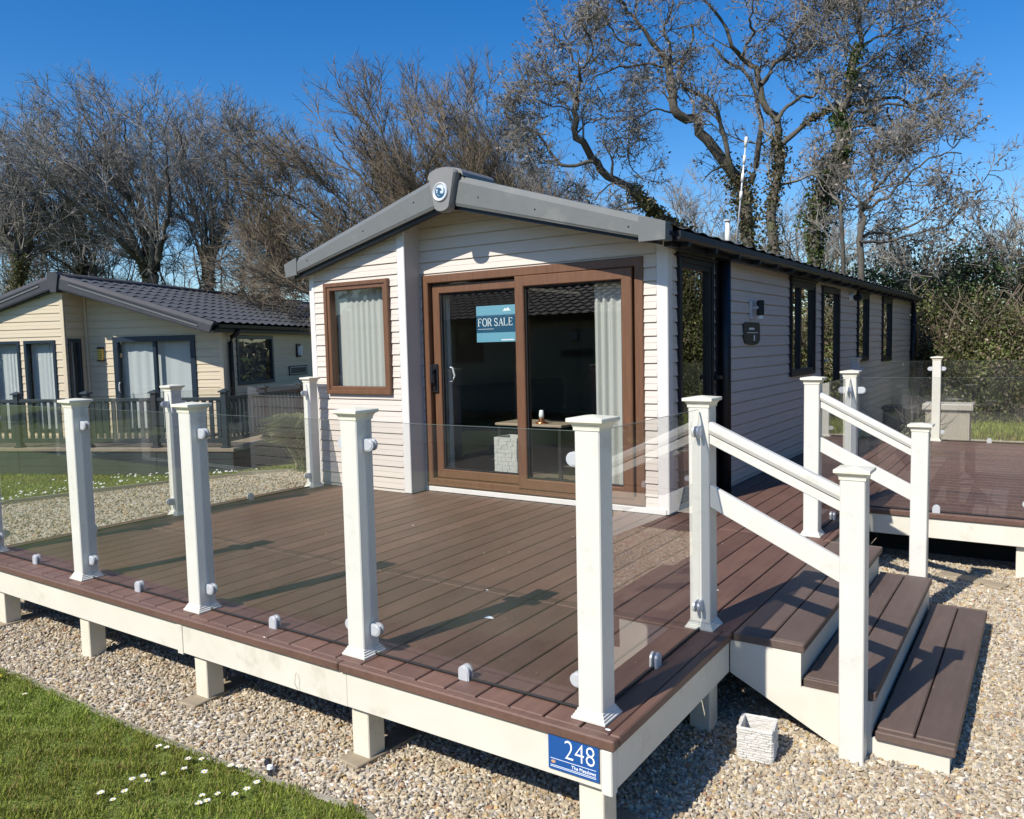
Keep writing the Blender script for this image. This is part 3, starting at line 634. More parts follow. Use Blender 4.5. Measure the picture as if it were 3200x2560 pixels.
def barge(parent, bottom, top, yf, material, lip=.045, lipback=.05, name='barge_board', depth=.035, back=.10):
    """bottom/top are (x0,z0),(x1,z1) from the outer end towards the apex; front face at yf, moulded upper lip and a cover running back over the tiles"""
    (bx0, bz0), (bx1, bz1) = bottom; (tx0, tz0), (tx1, tz1) = top
    def mixp(a, b, t): return (a[0] + (b[0] - a[0]) * t, a[1] + (b[1] - a[1]) * t)
    ends = []
    for B, T in (((bx0, bz0), (tx0, tz0)), ((bx1, bz1), (tx1, tz1))):
        H = math.hypot(T[0] - B[0], T[1] - B[1]); f = 1 - min(lip / H, .4)
        Mid = mixp(B, T, f); lo = mixp(B, T, .10)
        ends.append([(B[0], yf + depth, B[1]), (B[0], yf + .010, B[1]), (lo[0], yf, lo[1]), (Mid[0], yf, Mid[1]), (T[0], yf + .030, T[1]), (T[0], yf + lipback, T[1] + .004), (T[0], yf + back, T[1] - .012), (T[0], yf + back, T[1] - .04), (T[0], yf + depth, T[1] - .04)])
    n = len(ends[0]); P = ends[0] + ends[1]; F = [(i, (i + 1) % n, n + (i + 1) % n, n + i) for i in range(n)] + [tuple(range(n)), tuple(range(2 * n - 1, n - 1, -1))]
    return MB().poly(P, F).build(name, material, parent)
YB = -.37
bl = barge(car, ((-3.735, 2.010), (-1.790, 2.478)), ((-3.755, 2.140), (-1.790, 2.733)), YB, M['barge'])
br = barge(car, ((.105, 2.005), (-1.789, 2.482)), ((.105, 2.150), (-1.789, 2.735)), YB, M['barge'])
MB().prism([(-.045, 2.012), (.155, 2.012), (.158, 2.135), (.10, 2.152), (-.045, 2.19)], YB - .006, YB + .12, MXZ).build('barge_end', M['barge'], car)
MB().prism([(-3.59, 2.03), (-3.745, 2.012), (-3.765, 2.135), (-3.70, 2.157), (-3.59, 2.19)], YB - .006, YB + .12, MXZ).build('barge_end', M['barge'], car)
for x, z in [(-3.445, 2.153), (-2.707, 2.352), (-2.109, 2.53), (-1.434, 2.49), (-.902, 2.335), (-.124, 2.125)]:
    MB().lathe([(.0065, 0), (.006, .004), (.0004, .005)], 0, 0, 0, 8, Matrix.Translation((x, YB, z)) @ Matrix.Rotation(R(90), 4, 'X')).build('screw_cap', M['spot'], br if x > -1.7 else bl)
us = MB(); us.prism([(.09, 1.988), (-W / 2, 2.452), (-W - .09, 1.988), (-W - .09, 1.996 + .03), (-W / 2, 2.52), (.09, 2.03)], YB + .036, -.27, MXZ); us.build('barge_shade_strip', M['dark'], car)  # near-black strip hung below the barge boards, underside shade put into its colour
# apex cover
def apex(cx, yf, zt, zb, wt, wb_, depth=.075, back=.50):
    out = []
    for i in range(9):
        a = math.pi * (1 - i / 8); out.append((cx + wt * math.cos(a), zt - .055 + .055 * math.sin(a)))
    for i in range(9):
        a = -math.pi * i / 8; out.append((cx + wb_ * math.cos(a), zb + .05 + .05 * math.sin(a)))
    n = len(out); ins = [(cx + (x - cx) * .90, (zt + zb) / 2 + (z - (zt + zb) / 2) * .955) for x, z in out]
    P = [(x, yf + .02, z) for x, z in out] + [(x, yf, z) for x, z in ins] + [(x, yf + depth, z) for x, z in out]
    F = [tuple(range(n, 2 * n))] + [(i, (i + 1) % n, n + (i + 1) % n, n + i) for i in range(n)] + [(i, (i + 1) % n, 2 * n + (i + 1) % n, 2 * n + i) for i in range(n)]
    mb = MB().poly(P, F)
    tp = out[:9]; lo = [(x, z - .03) for x, z in tp[::-1]]
    tp2 = [(cx + (x - cx) * 1.25, z + .0) for x, z in tp]; ring = tp2 + [(x, z - .03) for x, z in tp2[::-1]]
    mb.prism(ring, yf + depth - .02, yf + back, MXZ)
    return mb.build('apex_cover', M['cap'], car)
ap = apex(-1.765, YB - .055, 2.765, 2.405, .145, .085)
Mem = Matrix.Translation((-1.770, YB - .056, 2.567)) @ Matrix.Rotation(R(90), 4, 'X')
em = MB().lathe([(.0005, .0), (.076, .0), (.076, .008), (.070, .013), (.062, .010), (.062, .006), (.0005, .006)], 0, 0, 0, 32, Mem).build('emblem', M['chrome'], ap, smooth=False)
cr = MB(); P = []; n = 26
for i in range(n + 1):                    # open crescent ring
    a = R(35) - R(270) * i / n; wv = .004 + .013 * math.sin(math.pi * min(1, i / n * 1.05)) ** .8
    P += [(.050 * math.cos(a), .050 * math.sin(a), .0085), ((.050 - wv) * math.cos(a), (.050 - wv) * math.sin(a), .0085)]
cr.poly([tuple(Mem @ Vector(p)) for p in P], [(2 * i, 2 * i + 1, 2 * i + 3, 2 * i + 2) for i in range(n)])
bird = [(-.036, .030), (-.010, .034), (.012, .024), (.022, .006), (.010, .010), (-.002, .004), (.004, -.012), (.020, -.018), (.030, -.012), (.020, -.030), (-.004, -.030), (-.024, -.018), (-.038, -.014), (-.022, -.004), (-.030, .006), (-.014, .012)]
cr.poly([tuple(Mem @ Vector((x, y, .0088))) for x, y in bird], [tuple(range(len(bird)))])
cr.build('emblem_mark', M['navy'], ap, fix=False)
# gutter, brackets, downpipes on the right side
gt = MB(); gt.prism([(.125, 2.085), (.130, 2.035), (.155, 2.015), (.19, 2.020), (.205, 2.04), (.205, 2.085)], -.22, LEN + .05, MXZ); gt.build('gutter', M['dark'], car)
fb = MB(); fb.box(.07, -.2, 1.985, .122, LEN + .05, 2.06); fb.build('eave_fascia', M['dark'], car)
for i in range(22):
    MB().box(.122, -.05 + i * .56, 1.985, .20, -.01 + i * .56, 2.020, .004).build('gutter_bracket', M['dark'], car)
dp = MB().tube([(.075, 1.08, 1.98), (.075, 1.08, .0)], .046, 12); dp.build('downpipe', M['dark'], car, smooth=True)
MB().box(.014, .985, -.2, .028, 1.20, 2.03, .003).build('joint_cover', M['dark'], car)
MB().box(.028, .90, .985, .09, .985, 1.02, .003).build('pipe_clip', M['dark'], car)
MB().tube([(.075, 12.25, 2.0), (.075, 12.25, -.2)], .05, 10).build('downpipe', M['dark'], car, smooth=True)
# wall lamp, plaque, security light
wl = MB().box(.014, 1.90, 1.50, .040, 2.02, 1.68, .006).build('wall_lamp', M['metal'], car)
MB().lathe([(.035, 0), (.035, .14), (.001, .145)], .085, 2.03, 1.54, 12).build('lamp_shade', M['dark'], wl)
MB().lathe([(.026, 0), (.026, .035), (.001, .04)], .085, 2.03, 1.51, 12).build('lamp_glass', M['signwhite'], wl)
MB().box(.04, 1.95, 1.60, .085, 1.975, 1.625, .003).build('bracket', M['metal'], wl)
plq = MB(); pr_ = [(1.72, 1.46), (1.75, 1.475), (2.18, 1.475), (2.20, 1.44), (2.20, 1.31), (2.15, 1.275), (2.05, 1.265), (1.95, 1.262), (1.84, 1.268), (1.76, 1.28), (1.72, 1.33)]
plq.prism(pr_, .014, .030, Matrix(((0, 0, 1, 0), (1, 0, 0, 0), (0, 1, 0, 0), (0, 0, 0, 1)))); plq = plq.build('slate_plaque', M['slate'], car)
MB().box(.0305, 1.86, 1.405, .032, 2.02, 1.425).box(.0305, 2.0, 1.30, .032, 2.035, 1.355).box(.0305, 1.80, 1.375, .032, 2.12, 1.382).build('plaque_lettering', M['signwhite'], plq)
sl = MB().lathe([(.05, 0), (.05, .05), (.001, .055)], 0, 0, 0, 14, Matrix.Translation((.014, 6.42, 1.885)) @ Matrix.Rotation(R(90), 4, 'Y')).build('security_light', M['signwhite'], car)
MB().box(.07, 6.38, 1.83, .17, 6.52, 1.915, .02).build('light_head', M['dark'], sl)

# roof mast and flue
ms = empty('roof_mast', (-.81, 4.0, 2.35), 'thin pale aerial mast with white insulating sleeves behind the roof', 'aerial')
top = Vector((.135, 0, 1.365))
MB().tube([(0, 0, 0), tuple(top)], .011, 8).build('pole', M['metal'], ms, smooth=True)
for a, b in ((1.245, 1.36), (1.048, 1.150), (.842, .945), (.636, .735)):
    MB().tube([tuple(top * (a / 1.365)), tuple(top * (b / 1.365))], .019, 10).build('sleeve', M['pvc'], ms, smooth=True)
fl = empty('flue_pipe', (-.905, 4.0, 2.40), 'short white flue with flat cap on the caravan roof beside the mast', 'flue')
MB().lathe([(.032, 0), (.032, .24), (.027, .245), (.027, .35)], n=14).build('pipe', M['pvc'], fl, smooth=True)
MB().lathe([(.001, .35), (.045, .352), (.047, .368), (.001, .376)], n=14).build('cap', M['pvc'], fl)

# things behind the door glass
tb = empty('side_table', (-1.66, .75, .04), 'low pale table behind the sliding door glass', 'table')
MB().box(-.32, -.20, .52, .42, .22, .545, .005).build('table_top', M['table'], tb)
for sx_ in (-.28, .38):
    for sy_ in (-.17, .19): MB().box(sx_ - .015, sy_ - .015, 0, sx_ + .015, sy_ + .015, .52).build('leg', M['indark'], tb)
cp = empty('copper_lamp', (-1.50, .62, .586), 'small copper lantern with glass chimney on the low table', 'lantern')
MB().lathe([(.055, 0), (.058, .012), (.03, .02), (.024, .05), (.001, .055)], n=16).build('base', M['copper'], cp, smooth=True)
MB().lathe([(.020, .05), (.024, .08), (.017, .125), (.001, .126)], n=14).build('chimney', M['signwhite'], cp, smooth=True)
def planter(x, y, z, s, hgt, label, rz=0.):
    t = empty('stone_planter', (x, y, z), label, 'planter', rz=rz)
    o = MB(); wl_ = .011
    for (a, b, c, d_) in ((-s, -s, s, -s + wl_), (-s, s - wl_, s, s), (-s, -s + wl_, -s + wl_, s - wl_), (s - wl_, -s + wl_, s, s - wl_)): o.box(a, b, 0, c, d_, hgt, .002)
    o.build('tub', M['planter'], t)
    MB().box(-s + wl_, -s + wl_, .002, s - wl_, s - wl_, .03).build('soil', M['gravelbed'], t)
    r_ = random.Random(int(x * 100)); nrow = 13; hh = hgt / nrow
    for side in range(4):
        Mr = Matrix.Rotation(side * math.pi / 2, 4, 'Z')
        for k in range(nrow):
            u = -s
            while u < s - .004:
                l_ = r_.uniform(.022, .06); v = min(u + l_, s); o2 = r_.uniform(.0015, .006)
                ST.setdefault(id(t), (t, MB()))[1].box(u + .0006, -s - o2, k * hh + .0008, v - .0006, -s + .001, (k + 1) * hh - .0008, .0012, Mr); u = v
    tt, mb = ST[id(t)]; mb.build('split_stone', M['planter'], t, kind='stuff')
    return t
ST = {}
planter(-1.60, .29, .04, .12, .46, 'whitewashed split-stone planter standing inside behind the door glass')

# FOR SALE board behind the glass
def text_mesh(body, size, name, material, parent, Mx, align='CENTER', ext=.0008, xs=1.0, offset=0.):
    cu = bpy.data.curves.new(name, 'FONT'); cu.body = body; cu.size = size; cu.align_x = align; cu.extrude = ext; cu.resolution_u = 3; cu.offset = offset
    o = bpy.data.objects.new(name, cu); COL.objects.link(o); dg = bpy.context.evaluated_depsgraph_get()
    me = bpy.data.meshes.new_from_object(o.evaluated_get(dg)); bpy.data.objects.remove(o); bpy.data.curves.remove(cu)
    me.materials.clear(); me.materials.append(material)
    me.transform(Mx @ Matrix.Scale(xs, 4, (1, 0, 0))); n = bpy.data.objects.new(name, me); COL.objects.link(n); n.parent = parent; return n
fs = empty('sale_board', (-1.605, .072, 1.50), 'blue and pale blue FOR SALE board hanging inside the left door glass', 'sign')
# split so the darker band and pale bands are flat print on one board
MB().box(-.205, 0, -.157, .205, .006, .157, .001).build('board', M['lightblue'], fs)
MB().box(-.205, -.0006, -.075, .205, -.0001, .075).build('navy_band', M['navy'], fs)
TX = Matrix(((1, 0, 0, 0), (0, 0, 1, -.0012), (0, 1, 0, 0), (0, 0, 0, 1)))
# serif capitals built from strokes
def serif_word(word, x0, z0, h_, w_, gap, parent):
    mb = MB(); T, t = .15, .065
    def st(a, b, th):
        a = Vector((a[0], a[1])); b = Vector((b[0], b[1])); d = (b - a).normalized(); n = Vector((-d.y, d.x)) * th / 2
        q = [a + n, a - n, b - n, b + n]
        mb.poly([(x + p.x * w_, -.0015, z0 + p.y * h_) for p in q], [(0, 1, 2, 3)])
    def ser(cx, z): st((cx - .2, z), (cx + .2, z), .06)
    def arc(cx, cz, rx, rz, a0, a1, th0, th1, n=12):
        P = []
        for i in range(n + 1):
            a = R(a0 + (a1 - a0) * i / n); th = th0 + (th1 - th0) * abs(math.cos(a)); P += [(x + (cx + (rx - th / 2) * math.cos(a)) * w_, -.0015, z0 + (cz + (rz - th / 2) * math.sin(a)) * h_), (x + (cx + (rx + th / 2) * math.cos(a)) * w_, -.0015, z0 + (cz + (rz + th / 2) * math.sin(a)) * h_)]
        mb.poly(P, [(2 * i, 2 * i + 1, 2 * i + 3, 2 * i + 2) for i in range(n)])
    x = x0
    for ch in word:
        if ch == 'F': st((.2, 0), (.2, 1), T); ser(.2, .02); st((.05, .97), (.85, .97), t); st((.2, .52), (.65, .52), t); st((.83, .78), (.83, .97), t); st((.63, .42), (.63, .62), t)
        if ch == 'O': arc(.5, .5, .44, .5, 0, 360, t, T, 24)
        if ch == 'R': st((.2, 0), (.2, 1), T); ser(.2, .02); st((.05, .97), (.5, .97), t); st((.2, .5), (.5, .5), t); arc(.5, .735, .3, .235, -90, 90, t, T); st((.48, .5), (.85, .02), T); st((.75, .02), (1., .02), .06)
        if ch == 'S': arc(.48, .74, .27, .25, 20, 270, t, T * .9); arc(.48, .25, .3, .25, -160, 90, t, T * .9); st((.76, .72), (.76, .95), t); st((.18, .05), (.18, .28), t)
        if ch == 'A': st((.12, 0), (.5, 1), t); st((.5, 1), (.86, 0), T); st((.25, .34), (.72, .34), t); ser(.12, .02); ser(.86, .02)
        if ch == 'L': st((.2, 0), (.2, 1), T); ser(.2, .98); st((.05, .03), (.85, .03), t); st((.84, .03), (.84, .24), t)
        if ch == 'E': st((.2, 0), (.2, 1), T); st((.05, .97), (.82, .97), t); st((.05, .03), (.85, .03), t); st((.2, .52), (.62, .52), t); st((.8, .78), (.8, .97), t); st((.84, .03), (.84, .24), t); st((.61, .42), (.61, .62), t)
        x += (w_ * gap if ch != ' ' else w_ * .35)
    return mb.build('lettering', M['signwhite'], parent, fix=False)
serif_word('FOR SALE', -.190, -.018, .066, .050, 1.02, fs)
MB().poly([(.075, -.0008, .105), (.165, -.0008, .108), (.15, -.0008, .118), (.13, -.0008, .140), (.12, -.0008, .122), (.10, -.0008, .132), (.09, -.0008, .118)], [tuple(range(7))]).poly([(.06, -.0008, -.145), (.19, -.0008, -.145), (.19, -.0008, -.135), (.06, -.0008, -.135)], [(0, 1, 2, 3)]).poly([(-.19, -.0008, -.045), (-.02, -.0008, -.045), (-.02, -.0008, -.042), (-.19, -.0008, -.042)], [(0, 1, 2, 3)]).build('small_print', M['signwhite'], fs, fix=False)

# ------------------------------------------------------------------ raised deck
deck = empty('raised_deck', (0, 0, 0), 'raised brown composite deck on cream legs with pale fascia around the caravan', 'deck')
TH, PIT, G_ = .030, .148, .0085
bi = MB
def board(x0, y0, x1, y1, z=0., parent=None, name='deck_board', material=None):
    return MB().box(x0, y0, z - TH, x1, y1, z, .0035).build(name, material or M['deck'], parent or deck)
k = 0; x = .034 - 25 * PIT
while x < 1.2:
    a, b = max(x + G_ / 2, -3.59), min(x + PIT - G_ / 2, 1.1775)
    if b - a > .02:
        yb = -.002 if a > XR - .02 else -PJ - .024
        if a < -W - .02: yb = -.12
        if b < .02:
            board(a, -3.279, b, -2.2175); board(a, -2.2125, b, min(yb, -.036) if a > XR - .02 else yb)
        else:
            a2 = max(a, .024)
            board(a, -3.279, b, -2.2175)
            if b > 1.17: board(a, -2.2125, b, -2.1575); board(a, -2.1545, 1.2185, -.2525)
            else: board(a, -2.2125, b, -.2525 if a >= .024 else -.036)
            board(a2, -.2475, b, 2.30); board(a2, 2.305, b, 5.76)
    x += PIT
# nosing boards round the edge
def nose(x0, y0, x1, y1, label=None): return MB().box(x0, y0, -.038, x1, y1, .0005, .005).build('nosing', M['deck'], deck, label=label)
nose(-3.63, -3.32, -.064, -3.281); nose(-.059, -3.321, 1.2195, -3.282)
nose(1.180, -3.279, 1.2195, -2.158); nose(-3.63, -3.279, -3.592, -.12); nose(1.180, -.238, 1.2195, .955); nose(1.2215, .940, 3.4, .979)
y = .985
while y < 5.7:
    board(1.1825, y, 3.4, y + PIT - G_); y += PIT
nose(.03, 5.762, 3.4, 5.80)
# fascia
def fas(x0, y0, x1, y1, z0=-.187, z1=-.0385, label=None): return MB().box(x0, y0, z0, x1, y1, z1, .003).build('fascia_board', M['fascia'], deck, label=label)
fas(-3.61, -3.300, -1.19, -3.284); fas(-1.187, -3.303, -.030, -3.286, -.190); fas(-.0275, -3.306, 1.165, -3.288)
MB().box(-1.222, -3.3075, -.196, -1.178, -3.3005, -.0395, .002).build('joint_cover', M['fascia'], deck)
MB().box(1.1655, -3.314, -.198, 1.207, -3.272, -.0395, .004).build('corner_cover', M['pvc'], deck)
fas(1.190, -3.271, 1.2055, -2.153); fas(-3.61, -3.282, -3.594, -.2); fas(1.19, -.235, 1.2055, .95); fas(1.2075, .957, 3.4, .972)
for yj in np.arange(-3.1, 5.7, .42):
    MB().box(-3.57 if yj < -.3 else .04, yj, -.17, 1.17 if yj < 1 else 3.35, yj + .045, -.0315).build('joist', M['indark'], deck)  # joist colour set near-black so the gaps between boards look shaded
for lx_, ly_ in [(-3.20, -3.23), (-2.175, -3.23), (-1.083, -3.23), (.013, -3.23), (1.108, -3.23), (1.12, -2.25), (1.12, -1.2), (-3.55, -2.2), (-3.55, -1.1), (-2.2, -1.9), (-1.1, -1.9), (.0, -1.9), (1.15, .9), (2.25, 1.05), (3.1, 1.05), (1.3, 3.2), (2.4, 3.2)]:
    MB().box(lx_ - .048, ly_ - .048, GZ - .05, lx_ + .048, ly_ + .048, -.1875 if ly_ < -3 else -.172, .004).build('leg', M['leg'], deck)
MB().box(1.23, 1.45, GZ - .02, 3.4, 1.47, -.175).build('under_deck_shade', M['black'], deck)  # dark sheet added where the space under the rear deck is only shade
for (px_, py_, l_, a_, lb) in [(-1.09, -3.20, .34, 4, 'weathered plank pad under the third front deck leg from the left'), (.02, -3.17, .36, -5, 'weathered plank pad under the deck leg left of the number sign'), (-3.19, -3.22, .34, 2, 'weathered plank pad under the deck leg at the left frame edge'), (1.95, .75, .44, 68, 'reddish weathered plank lying on gravel before the shaded space under the rear deck'), (1.13, -3.20, .3, 3, 'plank pad under the corner leg below the number sign')]:
    tag(MB().box(-.062, -l_ / 2, -.02, .062, l_ / 2, .014, .004).build('timber_pad', M['plank'], None), lb, 'plank').location = (px_, py_, GZ + .006)
    bpy.data.objects[[o.name for o in bpy.data.objects if o.name.startswith('timber_pad')][-1]].rotation_euler = (0, 0, R(a_))

g = np.random.default_rng(55); n = 240; P = np.stack([g.uniform(-3.5, 1.15, n), g.uniform(-3.25, -.3, n), np.full(n, .004)], -1)
V, F, C = leaf_quads(P, .009, g, [(.55, .52, .46), (.16, .11, .07), (.30, .24, .16)]); V[:, 2] = .002 + np.abs(V[:, 2] - .004) * .3
npmesh('deck_grit', V, F, M['leaf'], col=C, kind='stuff', label='pale grit and tiny dry leaf scraps scattered on the deck boards', cat='grit')
sp_ = MB()
for (x, y, r_) in [(.16, -2.55, .030), (.43, -1.95, .018), (-.1, -2.2, .010), (.98, -1.75, .020), (.95, -1.60, .012), (-1.5, -1.2, .012), (1.165, -3.255, .012), (1.65, -.55, .0)]:
    if r_:
        k_ = 9; sp_.poly([(x + r_ * (.6 + .6 * g.random()) * math.cos(6.283 * i / k_), y + r_ * .6 * (.6 + .6 * g.random()) * math.sin(6.283 * i / k_), .0018) for i in range(k_)], [tuple(range(k_))])
sp_.build('bird_dropping', M['signwhite'], fix=False, label='small white bird droppings splashed on the brown deck boards', cat='mark')
# ---- posts, panes and clamps
def sqring(mb, prof):
    n = len(prof); P = []
    for h_, z in prof: P += [(-h_, -h_, z), (h_, -h_, z), (h_, h_, z), (-h_, h_, z)]
    F = [(4 * i + j, 4 * i + (j + 1) % 4, 4 * i + 4 + (j + 1) % 4, 4 * i + 4 + j) for i in range(n - 1) for j in range(4)]
    F += [(3, 2, 1, 0), tuple(range(4 * n - 4, 4 * n))]
    return mb.poly(P, F)
def mpost(H, zb=0., flare=True, kind='post'):
    a = .0475
    sh = MB().box(-a, -a, zb, a, a, H - .036, .004)
    cp_ = sqring(MB(), [(a - .002, H - .052), (.0505, H - .051), (.0505, H - .043), (.0535, H - .034), (.059, H - .027), (.065, H - .024), (.0685, H - .022), (.0685, H - .011), (.067, H - .009), (.002, H)])
    bs = sqring(MB(), [(.066, zb + .0008), (.066, zb + .008), (.061, zb + .011), (.0605, zb + .016), (.056, zb + .019), (.0555, zb + .025), (.051, zb + .028), (.0505, zb + .034), (a - .001, zb + .036)]) if flare else None
    return sh, cp_, bs
PROTO = {}
def put_post(parent, x, y, H=1.06, zb=0., flare=True, rot=0.):
    key = (H, zb, flare)
    o = empty('post', (x, y, 0), parent=parent); o.rotation_euler = (random.uniform(-.004, .004), random.uniform(-.004, .004), rot)
    if key not in PROTO:
        sh, cp_, bs = mpost(H, zb, flare)
        PROTO[key] = [sh.build('shaft', M['pvc'], o), cp_.build('cap', M['pvc_cap'], o)] + ([bs.build('base_trim', M['pvc'], o)] if bs else [])
    else:
        for p in PROTO[key]: link_copy(p, o)
    return o
CL = None
def clamp(parent, x, y, z, ang, vertical=False):
    """two D-shaped plates gripping a pane; ang is the direction away from the post in the XY plane, vertical = standing on the deck"""
    global CL
    if CL is None:
        mb = MB(); pr = [(-.004, -.0255), (.030, -.0255)] + [(.030 + .0255 * math.cos(R(a)), .0255 * math.sin(R(a))) for a in (-70, -45, -20, 0, 20, 45, 70)] + [(.030, .0255), (-.004, .0255)]
        MM = Matrix(((1, 0, 0, 0), (0, 0, 1, 0), (0, 1, 0, 0), (0, 0, 0, 1)))
        mb.prism(pr, .0065, .015, MM); mb.prism(pr, -.015, -.0065, MM)
        ins = [(u * .9, v * .8) for u, v in pr]; mb.prism(ins, .0151, .0175, MM); mb.prism(ins, -.0175, -.0151, MM)
        mb.box(-.004, -.0064, -.018, .004, .0064, .018)
        CL = mb.build('clamp', M['metal'], parent)
        o = CL
    else: o = link_copy(CL, parent)
    o.location = (x, y, z)
    o.rotation_euler = (0, R(-90), 0) if vertical and abs(math.cos(ang)) > .5 else ((0, 0, ang) if not vertical else (0, R(-90), R(90)))
    if vertical:
        o.rotation_mode = 'XYZ'; o.matrix_local = Matrix.Translation((x, y, z)) @ Matrix.Rotation(ang, 4, 'Z') @ Matrix.Rotation(R(-90), 4, 'Y')
    return o
def glass_run(parent, p0, p1, clips=True, zt=1.0, zb_=.012):
    """pane between two post centres"""
    a = Vector((*p0, 0)); b = Vector((*p1, 0)); d = (b - a).normalized(); L_ = (b - a).length; ang = math.atan2(d.y, d.x)
    Mx = Matrix.Translation(a) @ Matrix.Rotation(ang, 4, 'Z')
    pn = MB().box(.060, -.005, zb_, L_ - .060, .005, zt, 0, Mx).build('glass_pane', M['glass'], parent)
    MB().box(.060, -.003, zt + .0002, L_ - .060, .003, zt + .0010, 0, Mx).build('pane_edge', M['edgeglass'], pn)
    MB().box(.058, -.006, zb_ - .009, L_ - .058, .006, zb_ - .0005, .002, Mx).build('dark_bottom_edge', M['rubber'], pn)  # added strip standing in for the dark look of the glass bottom edge
    for z in (.113, .903):
        q = Mx @ Vector((.0475, 0, z)); clamp(pn, q.x, q.y, q.z, ang)
        q = Mx @ Vector((L_ - .0475, 0, z)); clamp(pn, q.x, q.y, q.z, ang + math.pi)
    q = Mx @ Vector((L_ / 2 - .02, 0, .003)); clamp(pn, q.x, q.y, q.z, ang, True)
    return pn
YF, XL, XC = -3.179, -3.488, 1.0816
bal = empty('glass_balustrade', (-1.2, -3.18, 0), 'front glass balustrade with five white posts along the lawn side', 'balustrade'); bal.location = (0, 0, 0)
fx = [XL, -2.306, -1.186, -.0466, XC]
for x in fx: put_post(bal, x, YF)
for a, b in zip(fx[:-1], fx[1:]): glass_run(bal, (a, YF + .008), (b, YF + .008))
bal2 = empty('glass_balustrade', (0, 0, 0), 'left side glass balustrade ending at the caravan corner', 'balustrade')
for y in (-1.798, -.363): put_post(bal2, XL, y)
glass_run(bal2, (XL, YF), (XL, -1.798)); glass_run(bal2, (XL, -1.798), (XL, -.363))
bal3 = empty('glass_balustrade', (0, 0, 0), 'short glass balustrade between the corner post and the steps', 'balustrade')
put_post(bal3, XC, -2.138); glass_run(bal3, (XC, YF), (XC, -2.138))
bal4 = empty('glass_balustrade', (0, 0, 0), 'glass balustrade beyond the steps turning along the rear deck', 'balustrade')
put_post(bal4, XC, -.133); put_post(bal4, 1.10, .99); put_post(bal4, 2.335, 1.00)
glass_run(bal4, (XC + .01, -.133), (1.10, .99)); glass_run(bal4, (1.10, .99), (2.335, 1.00)); put_post(bal4, 3.36, 1.02); glass_run(bal4, (2.335, 1.0), (3.36, 1.02))
bal5 = empty('glass_balustrade', (0, 0, 0), 'far glass balustrade at the back of the rear deck before the hedge', 'balustrade')
for x in (.25, 1.20, 2.40, 3.36): put_post(bal5, x, 5.62)
for a, b in ((.25, 1.20), (1.20, 2.40), (2.40, 3.36)): glass_run(bal5, (a, 5.62), (b, 5.62))

# ---- steps
st = empty('deck_steps', (0, 0, 0), 'brown three-level deck steps with white risers down to the gravel', 'steps')
def tb_(x0, x1, z, y0, y1):
    MB().box(x0, y0 + .022, z - .036, x1, y1 - .022, z, .005).build('tread_board', M['step'], st)
ZT = [(1.2235, 1.3795, 0.), (1.3855, 1.531, 0.), (1.525, 1.6615, -.15), (1.6675, 1.812, -.15), (1.815, 1.9515, -.30), (1.9575, 2.102, -.30)]
for x0, x1, z in ZT: tb_(x0, x1, z, -2.155 if z == 0 else -2.140, -.245 if z == 0 else -.28)
for (x0, x1, z, y0, y1) in [(1.2235, 1.531, 0., -2.155, -.245), (1.525, 1.812, -.15, -2.140, -.28), (1.815, 2.102, -.30, -2.165, -.28)]:
    MB().box(x0, y0, z - .037, x1, y0 + .0205, z + .0005, .004).build('tread_nosing', M['step'], st)
    MB().box(x0, y1 - .0205, z - .037, x1, y1, z + .0005, .004).build('tread_nosing', M['step'], st)
MXY = Matrix(((1, 0, 0, 0), (0, 0, 1, 0), (0, 1, 0, 0), (0, 0, 0, 1)))
for (ya, yb) in ((-2.148, -2.134), (-.30, -.286)):
    prf = [(1.2075, -.038), (1.5165, -.038), (1.5165, -.188), (1.798, -.188), (1.798, -.338), (2.082, -.338), (2.082, -.425), (1.68, -.425), (1.2075, -.188)]
    MB().prism(prf, ya, yb, MXY).build('stringer', M['fascia'], st)
for (x_, z0, z1) in ((1.500, -.170, -.038), (1.785, -.325, -.188), (2.067, -.425, -.338)):
    MB().box(x_, -2.132, z0, x_ + .014, -.302, z1, .002).build('riser', M['fascia'], st)
for y0_ in (-1.6, -1.1, -.6): MB().box(1.23, y0_, -.42, 1.30, y0_ + .05, -.04).build('bearer', M['plank'], st)

def slope_rail(parent, xa, xb, y, za, zb_, zlo, wy, rnd, name):
    """za,zb_: top height at xa/xb; zlo thickness"""
    mb = MB(); hw = wy / 2
    if rnd: pr = [(-hw * .75, 0), (-hw, zlo * .35), (-hw, zlo * .75), (-hw * .55, zlo), (hw * .55, zlo), (hw, zlo * .75), (hw, zlo * .35), (hw * .75, 0)]
    else: pr = [(-hw, .003), (-hw, zlo - .003), (-hw + .003, zlo), (hw - .003, zlo), (hw, zlo - .003), (hw, .003), (hw - .003, 0), (-hw + .003, 0)]
    n = len(pr); P = [(xa, y + u, za - zlo + v) for u, v in pr] + [(xb, y + u, zb_ - zlo + v) for u, v in pr]
    F = [(i, (i + 1) % n, n + (i + 1) % n, n + i) for i in range(n)] + [tuple(range(n)), tuple(range(2 * n - 1, n - 1, -1))]
    return mb.poly(P, F).build(name, M['pvc'], parent)
r1 = empty('stair_rail', (0, 0, 0), 'nearer white sloping stair rail with newel post standing in gravel', 'handrail')
put_post(r1, 1.735, -2.192, .79, GZ - .03, False)
xa, xb, y = 1.1295, 1.687, -2.165
slope_rail(r1, xa, xb, y, .945, .690, .050, .062, True, 'top_rail'); slope_rail(r1, xa, xb, y, .889, .634, .042, .036, False, 'sub_rail'); slope_rail(r1, xa, xb, y, .663, .395, .100, .032, False, 'lower_rail')
r2 = empty('stair_rail', (0, 0, 0), 'farther white sloping stair rail on the rear side of the steps', 'handrail')
put_post(r2, 1.722, -.150, .776, GZ - .03, False)
